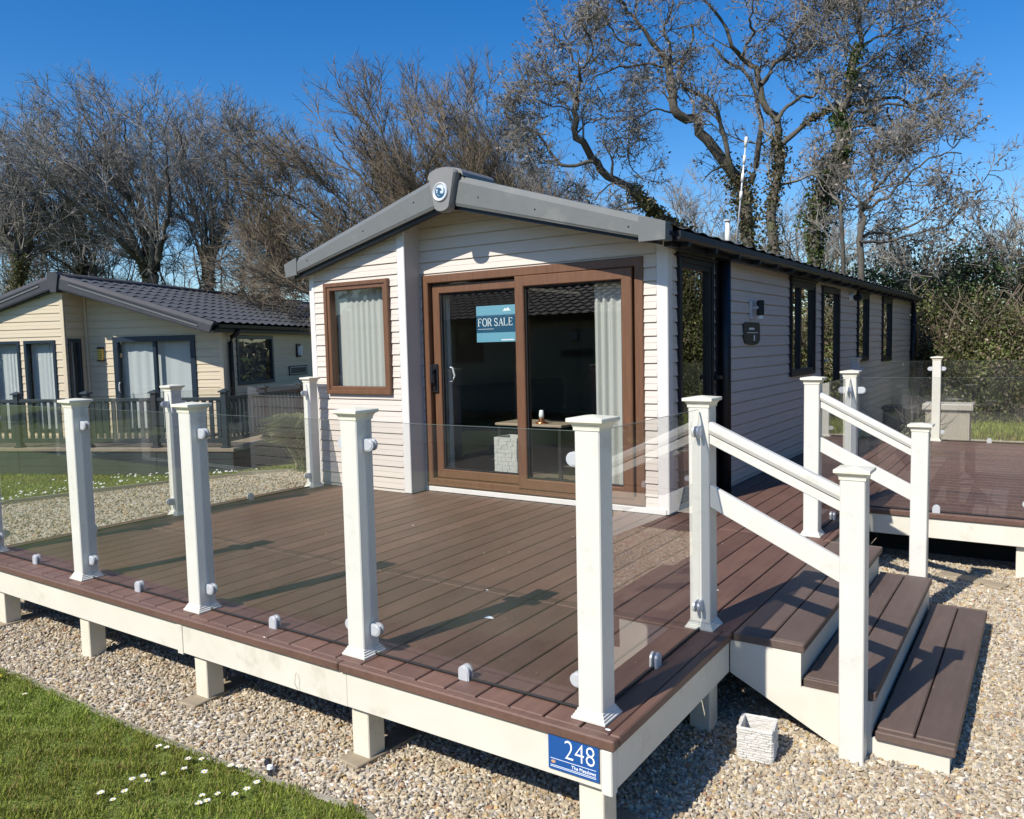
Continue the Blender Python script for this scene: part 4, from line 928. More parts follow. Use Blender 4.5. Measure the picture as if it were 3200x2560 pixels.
xa, xb, y = 1.1295, 1.674, -.138
slope_rail(r2, xa, xb, y, .957, .668, .052, .062, True, 'top_rail'); slope_rail(r2, xa, xb, y, .899, .610, .044, .036, False, 'sub_rail'); slope_rail(r2, xa, xb, y, .663, .385, .098, .032, False, 'lower_rail')

# ---- number sign on the corner
sg = empty('number_sign', (1.060, -3.3095, -.0985), 'blue house number sign reading 248 on the deck corner fascia', 'sign')
MB().box(-.0985, -.004, -.0635, .0985, 0, .0635, .0008).build('sign_plate', M['blue'], sg)
text_mesh('248', .098, 'numerals', M['signwhite'], sg, Matrix(((1, 0, 0, .088), (0, 0, 1, -.0052), (0, 1, 0, -.0125), (0, 0, 0, 1))), 'RIGHT', xs=.84, offset=-.0016)
ln = MB()
for z_ in (-.0235, -.0475, -.0525): ln.box(-.090, -.0048, z_ - .0007, .088, -.0041, z_ + .0007)
ln.build('rule_line', M['signwhite'], sg)
text_mesh('The Meadows', .0165, 'place_name', M['signwhite'], sg, Matrix(((1, 0, 0, .088), (0, 0, 1, -.0050), (0, 1, 0, -.0415), (0, 0, 0, 1))), 'RIGHT')
MB().lathe([(.0005, 0), (.009, 0), (.009, .0012), (.0005, .0012)], 0, 0, 0, 14, Matrix.Translation((-.078, -.0042, -.0345)) @ Matrix.Rotation(R(90), 4, 'X') @ Matrix.Scale(.6, 4, (0, 1, 0))).build('crest', M['newplank'], sg)
planter(1.400, -2.375, GZ + .004, .0685, .135, 'square whitewashed split-stone planter on gravel beside the steps', R(8))
gs = MB()
for a in ((1.66, -2.31, .10), (1.675, -2.30, .07), (1.65, -2.30, .05)): gs.tube([(a[0], a[1], GZ), (a[0] + .004, a[1] - .002, GZ + a[2] * .6), (a[0] - .003, a[1], GZ + a[2])], .0012, 4)
gs.build('weed_stalks', M['plank'], label='thin dry weed stalks beside the newel post', cat='weed')
gs = MB().tube([(-.335, -3.31, -.105), (-.325, -3.325, -.12), (-.333, -3.322, -.15), (-.325, -3.315, -.175)], .0014, 4)
gs.build('dry_stem', M['plank'], label='short curled dry stem stuck on the pale front fascia', cat='stem')

# ---- things beyond the rear deck
sb = empty('storage_box', (1.20, 7.1, GZ), 'beige ribbed garden storage box with overhanging lid behind the rear deck', 'storage box')
bx = MB().box(-.27, -.17, 0, .27, .17, .70, .004)
for i in range(27): bx.box(-.268 + i * .0203, -.178, .01, -.256 + i * .0203, -.171, .66)
bx.build('box_body', M['bin'], sb)
lb_ = MB().box(-.31, -.21, .70, .31, .21, .79, .012)
for i in range(31): lb_.box(-.306 + i * .0202, -.218, .705, -.294 + i * .0202, -.211, .775)
lb_.build('lid', M['binlid'], sb)
dk = empty('garden_chest', (.55, 7.4, GZ), 'dark low chest in shade between the storage box and caravan wall', 'chest')
MB().box(-.22, -.18, 0, .22, .18, .66, .01).build('chest_body', M['indark'], dk); MB().box(-.24, -.2, .66, .24, .2, .72, .02).build('lid', M['indark'], dk)
npk = tag(MB().box(-.05, -.28, 0, .05, .28, .03, .003).build('timber_offcut', M['newplank']), 'pale orange timber offcut lying on the rear walkway boards', 'plank'); npk.location = (.62, 5.05, .001); npk.rotation_euler = (0, 0, R(-8))

# ------------------------------------------------------------------ tree helpers
def tubes(PL, RL, s=3):
    """PL (M,k,3) RL (M,k) -> tube mesh arrays"""
    Mn, k, _ = PL.shape; T = np.empty_like(PL); T[:, 1:-1] = PL[:, 2:] - PL[:, :-2]; T[:, 0] = PL[:, 1] - PL[:, 0]; T[:, -1] = PL[:, -1] - PL[:, -2]
    T /= np.linalg.norm(T, axis=2, keepdims=True) + 1e-9
    ref = np.where(np.abs(T[..., 2:3]) > .9, np.array([1., 0, 0]), np.array([0, 0, 1.])); U = np.cross(T, ref); U /= np.linalg.norm(U, axis=2, keepdims=True) + 1e-9; Vv = np.cross(T, U)
    a = np.arange(s) * 2 * np.pi / s
    ring = PL[:, :, None, :] + RL[:, :, None, None] * (np.cos(a)[None, None, :, None] * U[:, :, None, :] + np.sin(a)[None, None, :, None] * Vv[:, :, None, :])
    V = ring.reshape(-1, 3); m, i, j = np.meshgrid(np.arange(Mn), np.arange(k - 1), np.arange(s), indexing='ij')
    b = (m * k + i) * s; F = np.stack([b + j, b + (j + 1) % s, b + s + (j + 1) % s, b + s + j], -1).reshape(-1, 4)
    return V, F
def nrm(v): return v / (np.linalg.norm(v, axis=-1, keepdims=True) + 1e-9)
def grow(P, Rr, m, t0, t1, L, lv, ang, av, bias, nseg, wob, rs, rmax, trop, g, taper=.75, absr=None):
    N, k, _ = P.shape; t = g.uniform(t0, t1, (N, m)); x = t * (k - 1); i = np.clip(x.astype(int), 0, k - 2); f = (x - i)[..., None]
    n_ = np.arange(N)[:, None]; A = P[n_, i]; B = P[n_, i + 1]; pos = A * (1 - f) + B * f; tan = nrm(B - A); rad = Rr[n_, i] * (1 - f[..., 0]) + Rr[n_, i + 1] * f[..., 0]
    rv = g.normal(size=pos.shape); rv -= (rv * tan).sum(-1, keepdims=True) * tan; rv = nrm(rv); an = np.radians(g.normal(ang, av, (N, m)))[..., None]
    d = nrm(tan * np.cos(an) + rv * np.sin(an) + np.array(bias)); ln = L * g.uniform(1 - lv, 1 + lv, (N, m)) * (1 - .45 * t)
    pos = pos.reshape(-1, 3); d = d.reshape(-1, 3); ln = ln.reshape(-1); r0 = np.minimum(rad.reshape(-1) * rs, rmax)
    if absr: r0 = np.full_like(r0, absr) * g.uniform(.8, 1.2, len(r0))
    pts = [pos]; p = pos
    for _ in range(nseg):
        d = nrm(d + wob * g.normal(size=d.shape) + np.array(trop)); p = p + d * (ln / nseg)[:, None]; pts.append(p)
    PL = np.stack(pts, 1); RL = r0[:, None] * (1 - taper * np.linspace(0, 1, nseg + 1))[None]
    return PL, RL
def resample(pts, n):
    pts = np.array(pts, float); k = len(pts)
    # Catmull-Rom
    P = np.vstack([2 * pts[0] - pts[1], pts, 2 * pts[-1] - pts[-2]]); out = []
    for t in np.linspace(0, k - 1 - 1e-6, n):
        i = int(t); u = t - i; p0, p1, p2, p3 = P[i], P[i + 1], P[i + 2], P[i + 3]
        out.append(.5 * ((2 * p1) + (-p0 + p2) * u + (2 * p0 - 5 * p1 + 4 * p2 - p3) * u * u + (-p0 + 3 * p1 - 3 * p2 + p3) * u ** 3))
    return np.array(out)
def at(u, v, depth): return CAM + depth * (FW + RT * (u - 1600) / FPX - UP * (v - 1280) / FPX)
def limb(pts, depth, r0, r1, g, n=14, dj=.35, d1=None):
    """a limb seen through image points, standing at its own distance; depth wanders so it is round in space"""
    m = len(pts); dd = np.cumsum(g.normal(0, dj, m)); dd -= dd[0]; dd += np.linspace(0, (d1 - depth) if d1 else 0, m)
    P = resample([at(u, v, depth + e) for (u, v), e in zip(pts, dd)], n); t = np.linspace(0, 1, n)
    P[1:-1] += g.normal(0, .025, (n - 2, 3)); return P, r0 + (r1 - r0) * t
def make_tree(label, limbs, g, spec, barkm, twigm, leaves=None, ivy=None, group=None, name='bare_tree', base=None, cat='tree', ivycols=None):
    LP = np.stack([l[0] for l in limbs]); LR = np.stack([l[1] for l in limbs])
    b = LP[0, 0]; loc = Vector((b[0], b[1], GZ if base is None else base))
    t = empty(name, loc, label, cat, group)
    off = np.array(loc)
    V, F = tubes(LP - off, LR, 8); npmesh('trunk', V, F, barkm, parent=t, smooth=True)
    cur = (LP, LR); allV, allF, nv = [], [], 0; tips = None
    for s in spec:
        cur = grow(cur[0], cur[1], *s[:-1], g) if False else grow(cur[0], cur[1], s['m'], s.get('t0', .15), s.get('t1', 1.), s['L'], s.get('lv', .4), s.get('ang', 45), s.get('av', 12), s.get('bias', (0, 0, .1)), s.get('n', 4), s.get('wob', .15), s.get('rs', .5), s.get('rmax', .05), s.get('trop', (0, 0, .02)), g, s.get('taper', .75), s.get('absr'))
        V, F = tubes(cur[0] - off, cur[1], s.get('sides', 3)); allV.append(V); allF.append(F + nv); nv += len(V)
    npmesh('crown', np.concatenate(allV), np.concatenate(allF), twigm, parent=t, smooth=False)
    if leaves:
        tp = cur[0][:, -1]; n = int(len(tp) * leaves['f']); ix = g.choice(len(tp), n, replace=leaves['f'] > 1)
        # dead leaves hang in uneven clumps: favour some regions
        q = tp[ix]; cl = np.sin(q[:, 0] * 1.9 + 1) * np.sin(q[:, 1] * 1.7) * np.sin(q[:, 2] * 2.1 + .5); keep = cl > g.uniform(-.75, .45, n); q = q[keep] + g.normal(0, .03, (keep.sum(), 3))
        V, F, C = leaf_quads(q - off, leaves['s'], g, leaves['c']); npmesh('dead_leaves', V, F, M['leaf'], parent=t, col=C)
    if ivy:
        Vs, Fs, Cs, nv = [], [], [], 0
        for (li, ta, tb__, dens, rad, sz) in ivy:
            n = dens; tt = g.uniform(ta, tb__, n) * (LP.shape[1] - 1); i = np.clip(tt.astype(int), 0, LP.shape[1] - 2); f = (tt - i)[:, None]
            c_ = LP[li][i] * (1 - f) + LP[li][i + 1] * f; dr_ = nrm(g.normal(size=(n, 3))); rr = (LR[li][i] + rad * g.uniform(0, 1, n) ** .7 * (.6 + .5 * np.sin(tt * 4)))[:, None]
            V, F, C = leaf_quads(c_ + dr_ * rr - off, sz, g, ivycols or [(.045, .085, .022), (.030, .060, .016), (.075, .11, .035), (.10, .115, .05)]); Vs.append(V); Fs.append(F + nv); Cs.append(C); nv += len(V)
        npmesh('ivy', np.concatenate(Vs), np.concatenate(Fs), M['leaf'], parent=t, col=np.concatenate(Cs))
    return t

M['twigo'] = mat('oak_twig_bark', (.225, .21, .185), .85, .2, var=(.145, .135, .115), vscale=1.3)
# ---- right-hand oaks
g = np.random.default_rng(21)
ca = lambda x, y: (1560 + x * .4405, y * .4405)
cb = lambda x, y: (2300 + x * .4405, y * .4405)
D0 = 19.0
def lim_(pts, r0, r1, d=D0, n=14, dj=.3, d1=None): return limb(pts, d, r0 * .54, r1 * .75, g, n, dj, d1)
root = (2345, 1010)
oak = [lim_([root, (2338, 860), ca(1755, 1560), ca(1720, 1330), ca(1600, 1150), ca(1440, 960), ca(1400, 850), ca(1270, 810), ca(1235, 700), ca(1220, 560), ca(1190, 440)], .30, .12, dj=.12, n=24),
       lim_([ca(1190, 440), ca(1100, 330), ca(1020, 200), ca(930, 90), ca(850, 0), ca(780, -120)], .115, .03),
       lim_([ca(1190, 440), ca(1220, 330), ca(1170, 200), ca(1230, 60), ca(1200, -120)], .08, .02),
       lim_([ca(1660, 1230), ca(1615, 1080), ca(1580, 900), ca(1530, 760), ca(1450, 680), ca(1340, 630), ca(1280, 570), ca(1300, 430), ca(1380, 300), ca(1360, 170)], .12, .03),
       lim_([ca(1190, 460), ca(1080, 455), ca(950, 470), ca(820, 490), ca(700, 530), ca(640, 600)], .065, .015),
       lim_([ca(1225, 800), ca(1120, 780), ca(1000, 820), ca(940, 900), ca(920, 1010), ca(950, 1190), ca(1030, 1290)], .045, .015),
       lim_([ca(1000, 320), ca(900, 310), ca(830, 260), ca(760, 150), ca(700, 90)], .06, .015),
       lim_([ca(1215, 690), ca(1170, 590), ca(1120, 560), ca(1050, 620), ca(1000, 690)], .04, .012),
       lim_([ca(1780, 1300), ca(1830, 1100), ca(1850, 900), ca(1845, 770), ca(1800, 600), ca(1700, 480), ca(1560, 400), ca(1500, 320)], .15, .03, 20.),
       lim_([(2470, 1010), ca(1930, 1560), ca(1990, 1250), ca(1970, 1050), ca(1975, 860), ca(1870, 740), ca(1850, 590), ca(1810, 470), ca(1720, 400), ca(1640, 320), ca(1600, 180), ca(1520, 90), ca(1400, -60)], .22, .03, 18.2, n=24, dj=.15),
       lim_([ca(1860, 600), ca(1950, 460), ca(2030, 380), cb(370, 330), cb(430, 200), cb(480, 130), cb(465, 0), cb(500, -120)], .11, .025, 18.2),
       lim_([ca(1720, 400), ca(1790, 250), ca(1780, 100), ca(1820, -60)], .07, .02, 18.2),
       lim_([cb(310, 430), cb(390, 420), cb(470, 370), cb(555, 290)], .045, .012, 18.2),
       lim_([cb(290, 870), cb(370, 740), cb(470, 690), cb(550, 680), cb(600, 615), cb(680, 630), cb(760, 650)], .085, .02, 18.2),
       lim_([cb(330, 1020), cb(480, 890), cb(560, 830), cb(690, 750), cb(800, 750), cb(950, 720), cb(1130, 690), cb(1250, 740), cb(1440, 690), cb(1500, 640), cb(1480, 540)], .11, .025, 18., d1=17.),
       lim_([cb(430, 190), cb(530, 100), cb(620, 30), cb(720, -60)], .05, .012, 18.2),
       lim_([cb(480, 290), cb(560, 200), cb(640, 160), cb(690, 120)], .03, .01, 18.2)]
low = [lim_([root, ca(1480, 1760), ca(1180, 1560), ca(1050, 1450), ca(900, 1330), ca(740, 1230), ca(660, 1140), ca(620, 1040), ca(540, 960), ca(540, 800), ca(545, 690)], .20, .09, 19., d1=17.5, n=24, dj=.1),
       lim_([ca(545, 690), ca(480, 600), ca(380, 600), ca(270, 590), ca(180, 620)], .07, .02, 17.5),
       lim_([ca(550, 690), ca(580, 560), ca(570, 490), ca(640, 420), ca(665, 330), ca(600, 180), ca(560, 60)], .07, .02, 17.5),
       lim_([ca(570, 490), ca(520, 420), ca(480, 330), ca(400, 250), ca(380, 160)], .045, .015, 17.5),
       lim_([ca(660, 1150), ca(560, 1165), ca(440, 1160), ca(350, 1050), ca(260, 940), ca(130, 900), ca(40, 800)], .08, .02, 17.7),
       lim_([ca(535, 800), ca(460, 770), ca(350, 740), ca(260, 700)], .035, .012, 17.5),
       lim_([ca(545, 960), ca(620, 870), ca(700, 840), ca(800, 840), ca(900, 850)], .04, .012, 17.6),
       lim_([ca(350, 1050), ca(300, 1090), ca(210, 1080)], .03, .01, 17.6),
       lim_([ca(900, 1330), ca(800, 1300), ca(690, 1390), ca(640, 1500)], .04, .012, 18.)]
def pad(limbs, n=24): return [(resample(p, n), np.interp(np.linspace(0, 1, n), np.linspace(0, 1, len(r)), r)) for p, r in limbs]
OAKSPEC = [dict(m=8, L=1.15, ang=48, av=14, n=5, wob=.26, rs=.42, rmax=.038, bias=(0, 0, .18), sides=4, t0=.12),
           dict(m=6, L=.66, ang=46, av=16, n=4, wob=.30, rs=.5, rmax=.016, bias=(0, 0, .12), absr=.0135),
           dict(m=5, L=.34, ang=45, av=18, n=3, wob=.30, absr=.0080, bias=(0, 0, .1)),
           dict(m=2, L=.20, ang=42, av=18, n=2, wob=.3, absr=.0055)]
DEAD = [(.19, .15, .115), (.24, .20, .16), (.13, .10, .075), (.21, .18, .15), (.28, .24, .20)]
OL = dict(f=.75, s=.050, c=DEAD)
make_tree('big gnarled bare oak behind the aerial mast with twisting limbs', pad(oak), g, OAKSPEC, M['bark'], M['twigo'], OL, ivy=[(0, .0, .36, 3800, .34, .06), (9, .0, .28, 1900, .24, .055), (14, .1, .5, 900, .10, .05)], name='oak_tree', ivycols=[(.085, .085, .035), (.12, .10, .055), (.05, .065, .025), (.16, .13, .08)])
make_tree('long low bare oak bough leaning left over the caravan roof', pad(low), g, OAKSPEC, M['bark'], M['twigo'], OL, ivy=[(0, .05, .38, 1500, .16, .07)], name='oak_tree', ivycols=[(.085, .085, .035), (.12, .10, .055), (.05, .065, .025)])
oak2 = [lim_([(2560, 1010), cb(560, 1560), cb(650, 1350), cb(730, 1150), cb(770, 950), cb(740, 850), cb(770, 760), cb(810, 640), cb(820, 540), cb(850, 400), cb(880, 280), cb(860, 100), cb(840, -20)], .24, .05, 17.2, n=24, dj=.12),
        lim_([cb(785, 960), cb(810, 860), cb(830, 810), cb(1000, 780), cb(1080, 740), cb(1200, 750), cb(1340, 800), cb(1480, 850)], .09, .02, 17.2),
        lim_([cb(790, 950), cb(850, 900), cb(920, 880), cb(1010, 920), cb(1020, 1020)], .06, .02, 17.2),
        lim_([cb(880, 330), cb(1000, 260), cb(1120, 210), cb(1300, 150), cb(1380, 120)], .055, .012, 17.2),
        lim_([cb(860, 120), cb(920, 30), cb(940, -60)], .04, .012, 17.2),
        lim_([cb(820, 560), cb(950, 430), cb(1060, 410), cb(1200, 380), cb(1350, 310)], .05, .012, 17.2),
        lim_([cb(850, 400), cb(760, 310), cb(700, 200), cb(680, 120)], .045, .012, 17.2),
        lim_([cb(810, 640), cb(930, 620), cb(1050, 560), cb(1120, 500), cb(1230, 480)], .05, .012, 17.2),
        lim_([cb(1080, 760), cb(1090, 900), cb(1050, 1010), cb(1130, 1100)], .045, .015, 17.3),
        lim_([cb(880, 300), cb(1000, 130), cb(1050, 80), cb(1200, 90), cb(1250, 20)], .045, .012, 17.2)]
make_tree('tall bare oak with ivy-wrapped leaning trunk right of the mast', pad(oak2), g, OAKSPEC, M['bark'], M['twigo'], OL, ivy=[(0, .0, .28, 4200, .32, .065), (0, .26, .46, 1300, .14, .06), (0, .6, .8, 500, .16, .05)], name='oak_tree', ivycols=[(.045, .085, .020), (.030, .060, .014), (.09, .12, .03), (.12, .12, .05)])
oak3 = [lim_([(2690, 1010), cb(880, 1720), cb(915, 1480), cb(960, 1380), cb(990, 1280), cb(975, 1150), cb(1010, 1000)], .13, .04, 16.2, n=24, dj=.12),
        lim_([cb(920, 1470), cb(1050, 1400), cb(1180, 1290), cb(1300, 1180), cb(1450, 1100), cb(1600, 1090)], .06, .015, 16.2),
        lim_([cb(960, 1380), cb(1100, 1230), cb(1200, 1100), cb(1300, 960), cb(1360, 900)], .06, .015, 16.2),
        lim_([cb(870, 1700), cb(1000, 1650), cb(1200, 1620), cb(1400, 1500), cb(1560, 1400), cb(1780, 1340)], .06, .015, 16.2),
        lim_([cb(900, 1450), cb(800, 1350), cb(700, 1280)], .045, .015, 16.2),
        lim_([(2640, 1010), cb(755, 1700), cb(745, 1500), cb(690, 1380), cb(600, 1250), cb(540, 1130)], .09, .02, 16.6),
        lim_([cb(880, 1720), cb(1100, 1700), cb(1300, 1640), cb(1500, 1600), cb(1620, 1480), cb(1640, 1400)], .055, .015, 16.0)]
make_tree('smaller spreading bare oak above the caravan eaves on the right', pad(oak3), g, OAKSPEC, M['bark'], M['twigo'], dict(f=.9, s=.052, c=DEAD), name='oak_tree')

# ---- swept brown trees behind the gable
g = np.random.default_rng(33)
IVD = [(.10, .10, .045), (.13, .115, .06), (.07, .085, .03), (.17, .14, .08)]
RTn = np.array([RT[0], RT[1], 0]); LEFTB = -RTn
SW = [dict(m=13, L=2.2, ang=20, av=8, n=5, wob=.10, rs=.5, rmax=.030, bias=tuple(LEFTB * .06 + np.array([0, 0, .03])), sides=3, t0=.12),
      dict(m=8, L=1.05, ang=24, av=10, n=3, wob=.13, absr=.0115, bias=tuple(LEFTB * .06 + np.array([0, 0, .06]))),
      dict(m=5, L=.55, ang=28, av=11, n=2, wob=.17, absr=.0080, bias=tuple(LEFTB * .04 + np.array([0, 0, .05]))),
      dict(m=2, L=.30, ang=30, av=10, n=2, wob=.2, absr=.0060)]
def swept(label, base, tops, depth, r0, seed, spec=SW, tw='twigb', leaves=None, name='bare_tree', grp=None, mid=.45, bow=60, sh=(30, 185), ivy=None):
    gg = np.random.default_rng(seed); ls = []
    bx_, by_ = base; tops = [(x_ + sh[0], y_ + sh[1]) for x_, y_ in tops]
    for (tx, ty) in tops:
        jx = gg.uniform(-25, 25); pts = [(bx_, by_), (bx_ + (tx - bx_) * .14 + bow * .5, by_ - (by_ - ty) * .28), (bx_ + (tx - bx_) * mid + bow * .6 + jx, by_ - (by_ - ty) * .58), (bx_ + (tx - bx_) * .80 + jx * .5, by_ - (by_ - ty) * .84), (tx, ty)]
        P, r = limb(pts, depth, r0 * gg.uniform(.35, .7), .012, gg, 24, .45, depth + gg.uniform(-2, 2)); ls.append((P, r))
    return make_tree(label, ls, gg, spec, M['bark'], M[tw], leaves, ivy=ivy, name=name, group=grp, ivycols=IVD)
swept('brown fan-shaped bare tree left of the caravan gable', (1290, 1000), [(870, 430), (930, 330), (1010, 250), (1090, 210), (1160, 210), (1250, 330), (900, 560), (1010, 430), (1160, 380), (850, 680)], 22., .15, 41)
swept('brown fan-shaped bare tree standing directly behind the gable peak', (1560, 960), [(1200, 300), (1270, 210), (1340, 190), (1420, 200), (1480, 230), (1550, 290), (1620, 400), (1180, 420), (1390, 340), (1660, 540), (1500, 430), (1300, 420)], 23., .16, 42)
swept('grey-brown bare tree showing between gable peak and oak', (1700, 960), [(1490, 250), (1560, 330), (1630, 380), (1690, 470), (1590, 520), (1760, 560)], 24., .11, 43, tw='twig')
swept('low olive-brown thicket tree left of the gable end', (1010, 1010), [(800, 560), (850, 640), (900, 700), (960, 640), (1030, 620), (780, 760), (1090, 700)], 20.5, .08, 44)

# ---- left group of wind-swept grey trees
LS = [dict(m=10, L=2.2, ang=32, av=10, n=5, wob=.13, rs=.5, rmax=.030, bias=tuple(LEFTB * .05 + np.array([0, 0, .04])), sides=3, t0=.15),
      dict(m=7, L=1.25, ang=32, av=11, n=3, wob=.17, absr=.0145, bias=(0, 0, .10)),
      dict(m=5, L=.62, ang=36, av=12, n=2, wob=.22, absr=.0088, bias=(0, 0, .08)),
      dict(m=2, L=.32, ang=36, av=12, n=2, wob=.25, absr=.0068)]
cc = lambda x, y: (x * .4174, 200 + y * .4174)
swept('bare grey tree with tall rounded crown behind the cream lodge ridge', cc(1130, 1750), [cc(270, 160), cc(560, 60), cc(760, 40), cc(930, 70), cc(1130, 130), cc(600, 560), cc(330, 480), cc(1250, 260), cc(900, 420), cc(420, 330)], 25., .24, 51, LS, 'twig', grp=None, bow=30, sh=(0, 150), ivy=[(0, .0, .24, 800, .22, .07), (1, .0, .24, 700, .22, .07)])
swept('bare grey tree with slender trunk right of the lodge ridge tallest', cc(1560, 1750), [cc(1200, 150), cc(1330, 130), cc(1500, 190), cc(1680, 180), cc(1800, 200), cc(1300, 480), cc(1640, 520), cc(1000, 330)], 26., .19, 52, LS, 'twig', bow=20, sh=(0, 150), ivy=[(0, .0, .24, 800, .22, .07), (1, .0, .24, 700, .22, .07)])
swept('bare grey tree filling the left edge of the view', cc(130, 1700), [cc(-260, 420), cc(-60, 300), cc(60, 270), cc(220, 350), cc(-120, 620), cc(300, 620), cc(120, 560), cc(-300, 700)], 24., .20, 53, LS, 'twig', bow=40, sh=(0, 150), ivy=[(0, .0, .24, 800, .22, .07), (1, .0, .24, 700, .22, .07)])
swept('bare grey tree leaning left between two taller left trees', cc(600, 1750), [cc(90, 420), cc(240, 180), cc(330, 300), cc(180, 720), cc(450, 700), cc(620, 800), cc(20, 850), cc(780, 930)], 27., .17, 54, LS, 'twig', bow=60, sh=(0, 150), ivy=[(0, .0, .24, 800, .22, .07), (1, .0, .24, 700, .22, .07)])
swept('bare grey tree with thin top between grey and brown trees', cc(2060, 1750), [cc(1850, 240), cc(1980, 230), cc(2100, 330), cc(1750, 420), cc(1900, 620), cc(2180, 560)], 27., .13, 55, LS, 'twig', bow=10, sh=(0, 150), ivy=[(0, .0, .24, 800, .22, .07), (1, .0, .24, 700, .22, .07)])

# pale far twiggy trees to the right
FS = [dict(m=9, L=1.7, ang=30, av=10, n=4, wob=.14, rs=.5, rmax=.022, bias=(0, 0, .12), t0=.2), dict(m=7, L=.85, ang=34, av=12, n=3, wob=.18, absr=.0105), dict(m=5, L=.42, ang=36, av=12, n=2, wob=.22, absr=.0075)]
M['twigp'] = mat('pale_twig_bark', (.30, .27, .23), .85, .2, var=(.22, .20, .17), vscale=1.5)
swept('pale thin-twigged bare tree rising at the right frame edge', (3160, 1050), [(3080, 620), (3180, 560), (3260, 480), (3300, 300), (3020, 720), (3230, 700), (3360, 600)], 17.5, .07, 61, FS, 'twigp', bow=0)
swept('pale low twiggy thicket behind the green holly bush', (2960, 1060), [(2780, 720), (2860, 680), (2920, 650), (3000, 640), (3060, 700), (2700, 760), (2880, 780)], 18.5, .06, 62, FS, 'twigp', bow=0)
swept('pale twiggy thicket low between oak trunks behind the roof', (2150, 1010), [(1900, 620), (2000, 560), (2080, 480), (2180, 450), (2260, 520), (2060, 700), (1850, 720), (2400, 560), (2330, 640)], 26., .07, 63, FS, 'twigp', bow=0)
swept('pale twiggy thicket low between trunks under the right oaks', (2500, 1010), [(2420, 560), (2520, 520), (2600, 600), (2700, 560), (2780, 640), (2560, 700)], 25., .07, 64, FS, 'twigp', bow=0)
# fine undergrowth far behind, along the whole tree line
def thicket(label, u0, u1, vbase, vtop, depth, n, seed, m='twig'):
    gg = np.random.default_rng(seed); ls = []
    for i in range(n):
        u = gg.uniform(u0, u1); d_ = depth + gg.uniform(-1.5, 2.5); vt = vtop + gg.uniform(0, (vbase - vtop) * .5)
        P, r = limb([(u, vbase), (u + gg.uniform(-15, 15), vbase * .66 + vt * .34), (u + gg.uniform(-40, 25), vbase * .3 + vt * .7), (u + gg.uniform(-70, 40), vt)], d_, gg.uniform(.03, .06), .012, gg, 10, .25); ls.append((P, r))
    off = np.array([ls[0][0][0][0], ls[0][0][0][1], GZ]); LP = np.stack([l[0] for l in ls]); LR = np.stack([l[1] for l in ls]); V, F = tubes(LP - off, LR, 4); Vs, Fs, nv = [V], [F], len(V); cur = (LP, LR)
    for s in (dict(m=8, L=1.1, ang=40, n=3, absr=.014), dict(m=6, L=.6, ang=42, n=2, absr=.0095), dict(m=4, L=.34, ang=42, n=2, absr=.0068)):
        cur = grow(cur[0], cur[1], s['m'], .08, 1., s['L'], .4, s['ang'], 14, (0, 0, .1), s['n'], .22, .5, .03, (0, 0, .02), gg, .7, s['absr']); V, F = tubes(cur[0] - off, cur[1], 3); Vs.append(V); Fs.append(F + nv); nv += len(V)
    o = npmesh('undergrowth', np.concatenate(Vs), np.concatenate(Fs), M[m], kind='stuff', label=label, cat='undergrowth'); o.location = off
thicket('tangled bare scrub along the foot of the left tree line', -150, 1050, 1030, 640, 28., 60, 71)
thicket('tangled bare scrub seen low behind the caravan roof', 1650, 2800, 1010, 620, 27., 34, 72)

